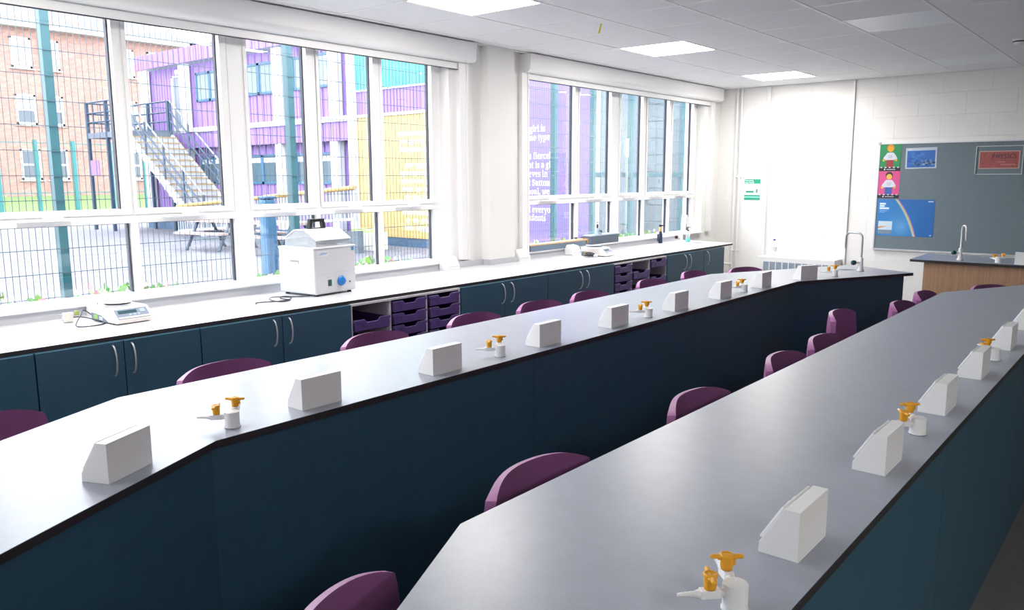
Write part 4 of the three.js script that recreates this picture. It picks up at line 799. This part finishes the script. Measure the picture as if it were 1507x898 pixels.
  { const g = new THREE.PlaneGeometry(3.25, 2.6); g.translate(-11.075, 1.9, FZ + 0.064); obj('lettered_panel', g, std([1, 1, 1], 0.5, { map: tw }), pm);
    obj('end_cladding', bx(-12.7, -9.45, 0.13, 6.4, FZ - 0.1, FZ + 0.06), std([0.133, 0.089, 0.262], 0.5), pm); }
  obj('corner_trim', bx(-9.45, -9.30, G0, 6.4, FZ - 0.05, FZ + 0.1), whiteC, pm);

  // grey clad block beyond
  const gb = thing('grey_building', 'pale grey blue clad block beyond the far window', 'building'), greyC = std([0.155, 0.195, 0.21], 0.5);
  obj('core', bx(-10.9, -3.4, G0, 6.9, -16.2, -22), greyC, gb);
  for (let i = 0; i < 19; i++) obj('cladding_board', bx(-10.9, -3.4, G0 + i * 0.37, G0 + i * 0.37 + 0.352, -16.2, -16.15), greyC, gb);
  obj('vent', bx(-9.6, -9.35, 1.1, 1.6, -16.15, -16.1), std([0.08, 0.14, 0.15], 0.5), gb);
  obj('door', bx(-8.7, -7.9, G0, 2.9, -16.15, -16.12), std([0.12, 0.15, 0.165], 0.5), gb);

  // outside staircase with yellow nosings
  const st = thing('outside_staircase', 'pale metal outside staircase with yellow step edges and navy rails', 'staircase');
  const LL = 2.95, N = 17, ZA = -13.75, ZC = -12.25, SX = -26.0, GO = 0.268, RI = 0.188, pale = std([0.3, 0.3, 0.3], 0.6), noseM = std([0.3, 0.2, 0.07], 0.6), railM = std([0.16, 0.18, 0.22], 0.4);
  obj('landing', bx(SX - LL, SX, 2.98, 3.16, ZA, ZC), std([0.08, 0.1, 0.13], 0.6), st);
  const stepG = bx(-0.32, 0, -0.17, 0, ZA, ZC), noseG = bx(-0.02, 0.012, -0.03, 0.006, ZA, ZC);
  for (let i = 0; i < N - 1; i++) {
    const s1 = obj('step', stepG, pale, st); s1.position.set(SX + GO * (i + 1), 3.16 - RI * (i + 1), 0);
    obj('nosing', noseG, noseM, s1);
  }
  for (const h of [0.35, 0.65, 1.0]) obj('landing_rail', rod([SX - LL + 0.05, 3.16 + h, ZA], [SX - LL + 0.05, 3.16 + h, ZC], 0.03, 6), navy, st);
  for (let k = 1; k < 6; k++) obj('baluster', rod([SX - LL + 0.05, 3.16, ZA + k * 0.25], [SX - LL + 0.05, 4.16, ZA + k * 0.25], 0.02, 6), navy, st);
  obj('notice', bx(SX - LL + 0.1, SX - LL + 0.75, 1.75, 2.25, ZC - 0.02, ZC + 0.0), purpleA, st);
  for (const z of [ZA + 0.04, ZC - 0.04]) {
    const at = (i, h) => [SX + GO * i, 3.16 - RI * i + h, z];
    obj('stringer', [0, 1, 2].map((k) => rod(at(0.2, -0.28 + k * 0.09), at(N - 0.8, -0.28 + k * 0.09), 0.06, 6)), std([0.32, 0.33, 0.35], 0.5), st);
    for (const h of [0.35, 0.65, 1.0]) obj('handrail', rod(at(0, h), at(N - 1, h), 0.03, 6), h > 0.9 ? railM : navy, st);
    for (let i = 0; i < N; i += 4) obj('rail_post', rod(at(i, -0.1), at(i, 1.0), 0.035, 6), navy, st);
    for (const x of [SX - LL + 0.05, SX - LL / 2, SX - 0.1]) obj('landing_post', bx(x - 0.05, x + 0.05, G0, 4.15, z - 0.05, z + 0.05), navy, st);
    for (const h of [0.35, 0.65, 1.0]) obj('landing_rail', rod([SX - LL, 3.16 + h, z], [SX, 3.16 + h, z], 0.03, 6), navy, st);
  }

  // ramp railing with yellow handrail
  const rl = thing('ramp_railing', 'white picket ramp railing with yellow handrail before the purple block', 'railing');
  const RA = [-22.6, 0.83, -11.95], RB = [-14.55, 1.41, -11.95];
  obj('handrail', rod(RA, RB, 0.055, 8), std([0.32, 0.2, 0.05], 0.5), rl);
  obj('lower_rail', rod([RA[0], RA[1] - 0.72, RA[2]], [RB[0], RB[1] - 0.72, RB[2]], 0.04, 6), whiteC, rl);
  for (let i = 0; i <= 62; i++) { const k = i / 62, x = RA[0] + (RB[0] - RA[0]) * k, y = RA[1] + (RB[1] - RA[1]) * k, z = RA[2] + (RB[2] - RA[2]) * k; obj('picket', bx(x - 0.02, x + 0.02, Math.max(G0, y - 0.75), y, z - 0.015, z + 0.015), std([0.2, 0.22, 0.24], 0.5), rl); }
  obj('ramp_base', prism([[RA[0], G0], [RB[0], G0], [RB[0], 0.42], [RA[0], G0 + 0.02]], -12.15, -12.0), std([0.08, 0.1, 0.12], 0.7), rl);
  // picnic tables and planter
  for (const [i, [x, z]] of [[-18.2, -10.7], [-16.0, -10.9]].entries()) {
    const p = thing('picnic_table', ['weathered picnic table on the playground, left one', 'weathered picnic table on the playground, right one'][i], 'table', [x, G0, z], 0.2, 'picnic tables');
    const pw = std([0.3, 0.22, 0.2], 0.7); obj('top', bx(-0.8, 0.8, 0.68, 0.74, -0.35, 0.35), pw, p); for (const s of [-1, 1]) { obj('bench', bx(-0.8, 0.8, 0.40, 0.45, s * 0.62 - 0.13, s * 0.62 + 0.13), pw, p); obj('leg', [rod([s * 0.55, 0, -0.6], [s * 0.55, 0.7, -0.2], 0.04, 6), rod([s * 0.55, 0, 0.6], [s * 0.55, 0.7, 0.2], 0.04, 6), rod([s * 0.55, 0.4, -0.6], [s * 0.55, 0.4, 0.6], 0.035, 6)], navy, p); }
  }
  const pl = thing('stone_planter', 'pale stone planter by the yellow end wall', 'planter', [-15.3, G0, -12.9]); obj('box', bx(-0.45, 0.45, 0, 0.42, -0.25, 0.25), std([0.62, 0.6, 0.54], 0.8), pl); obj('greenery', [rb(0.8, 0.1, 0.42, 0.045, 0, 0.45, 0)], std([0.3, 0.42, 0.14], 0.9), pl);
}

renderer.render(scene, camera);
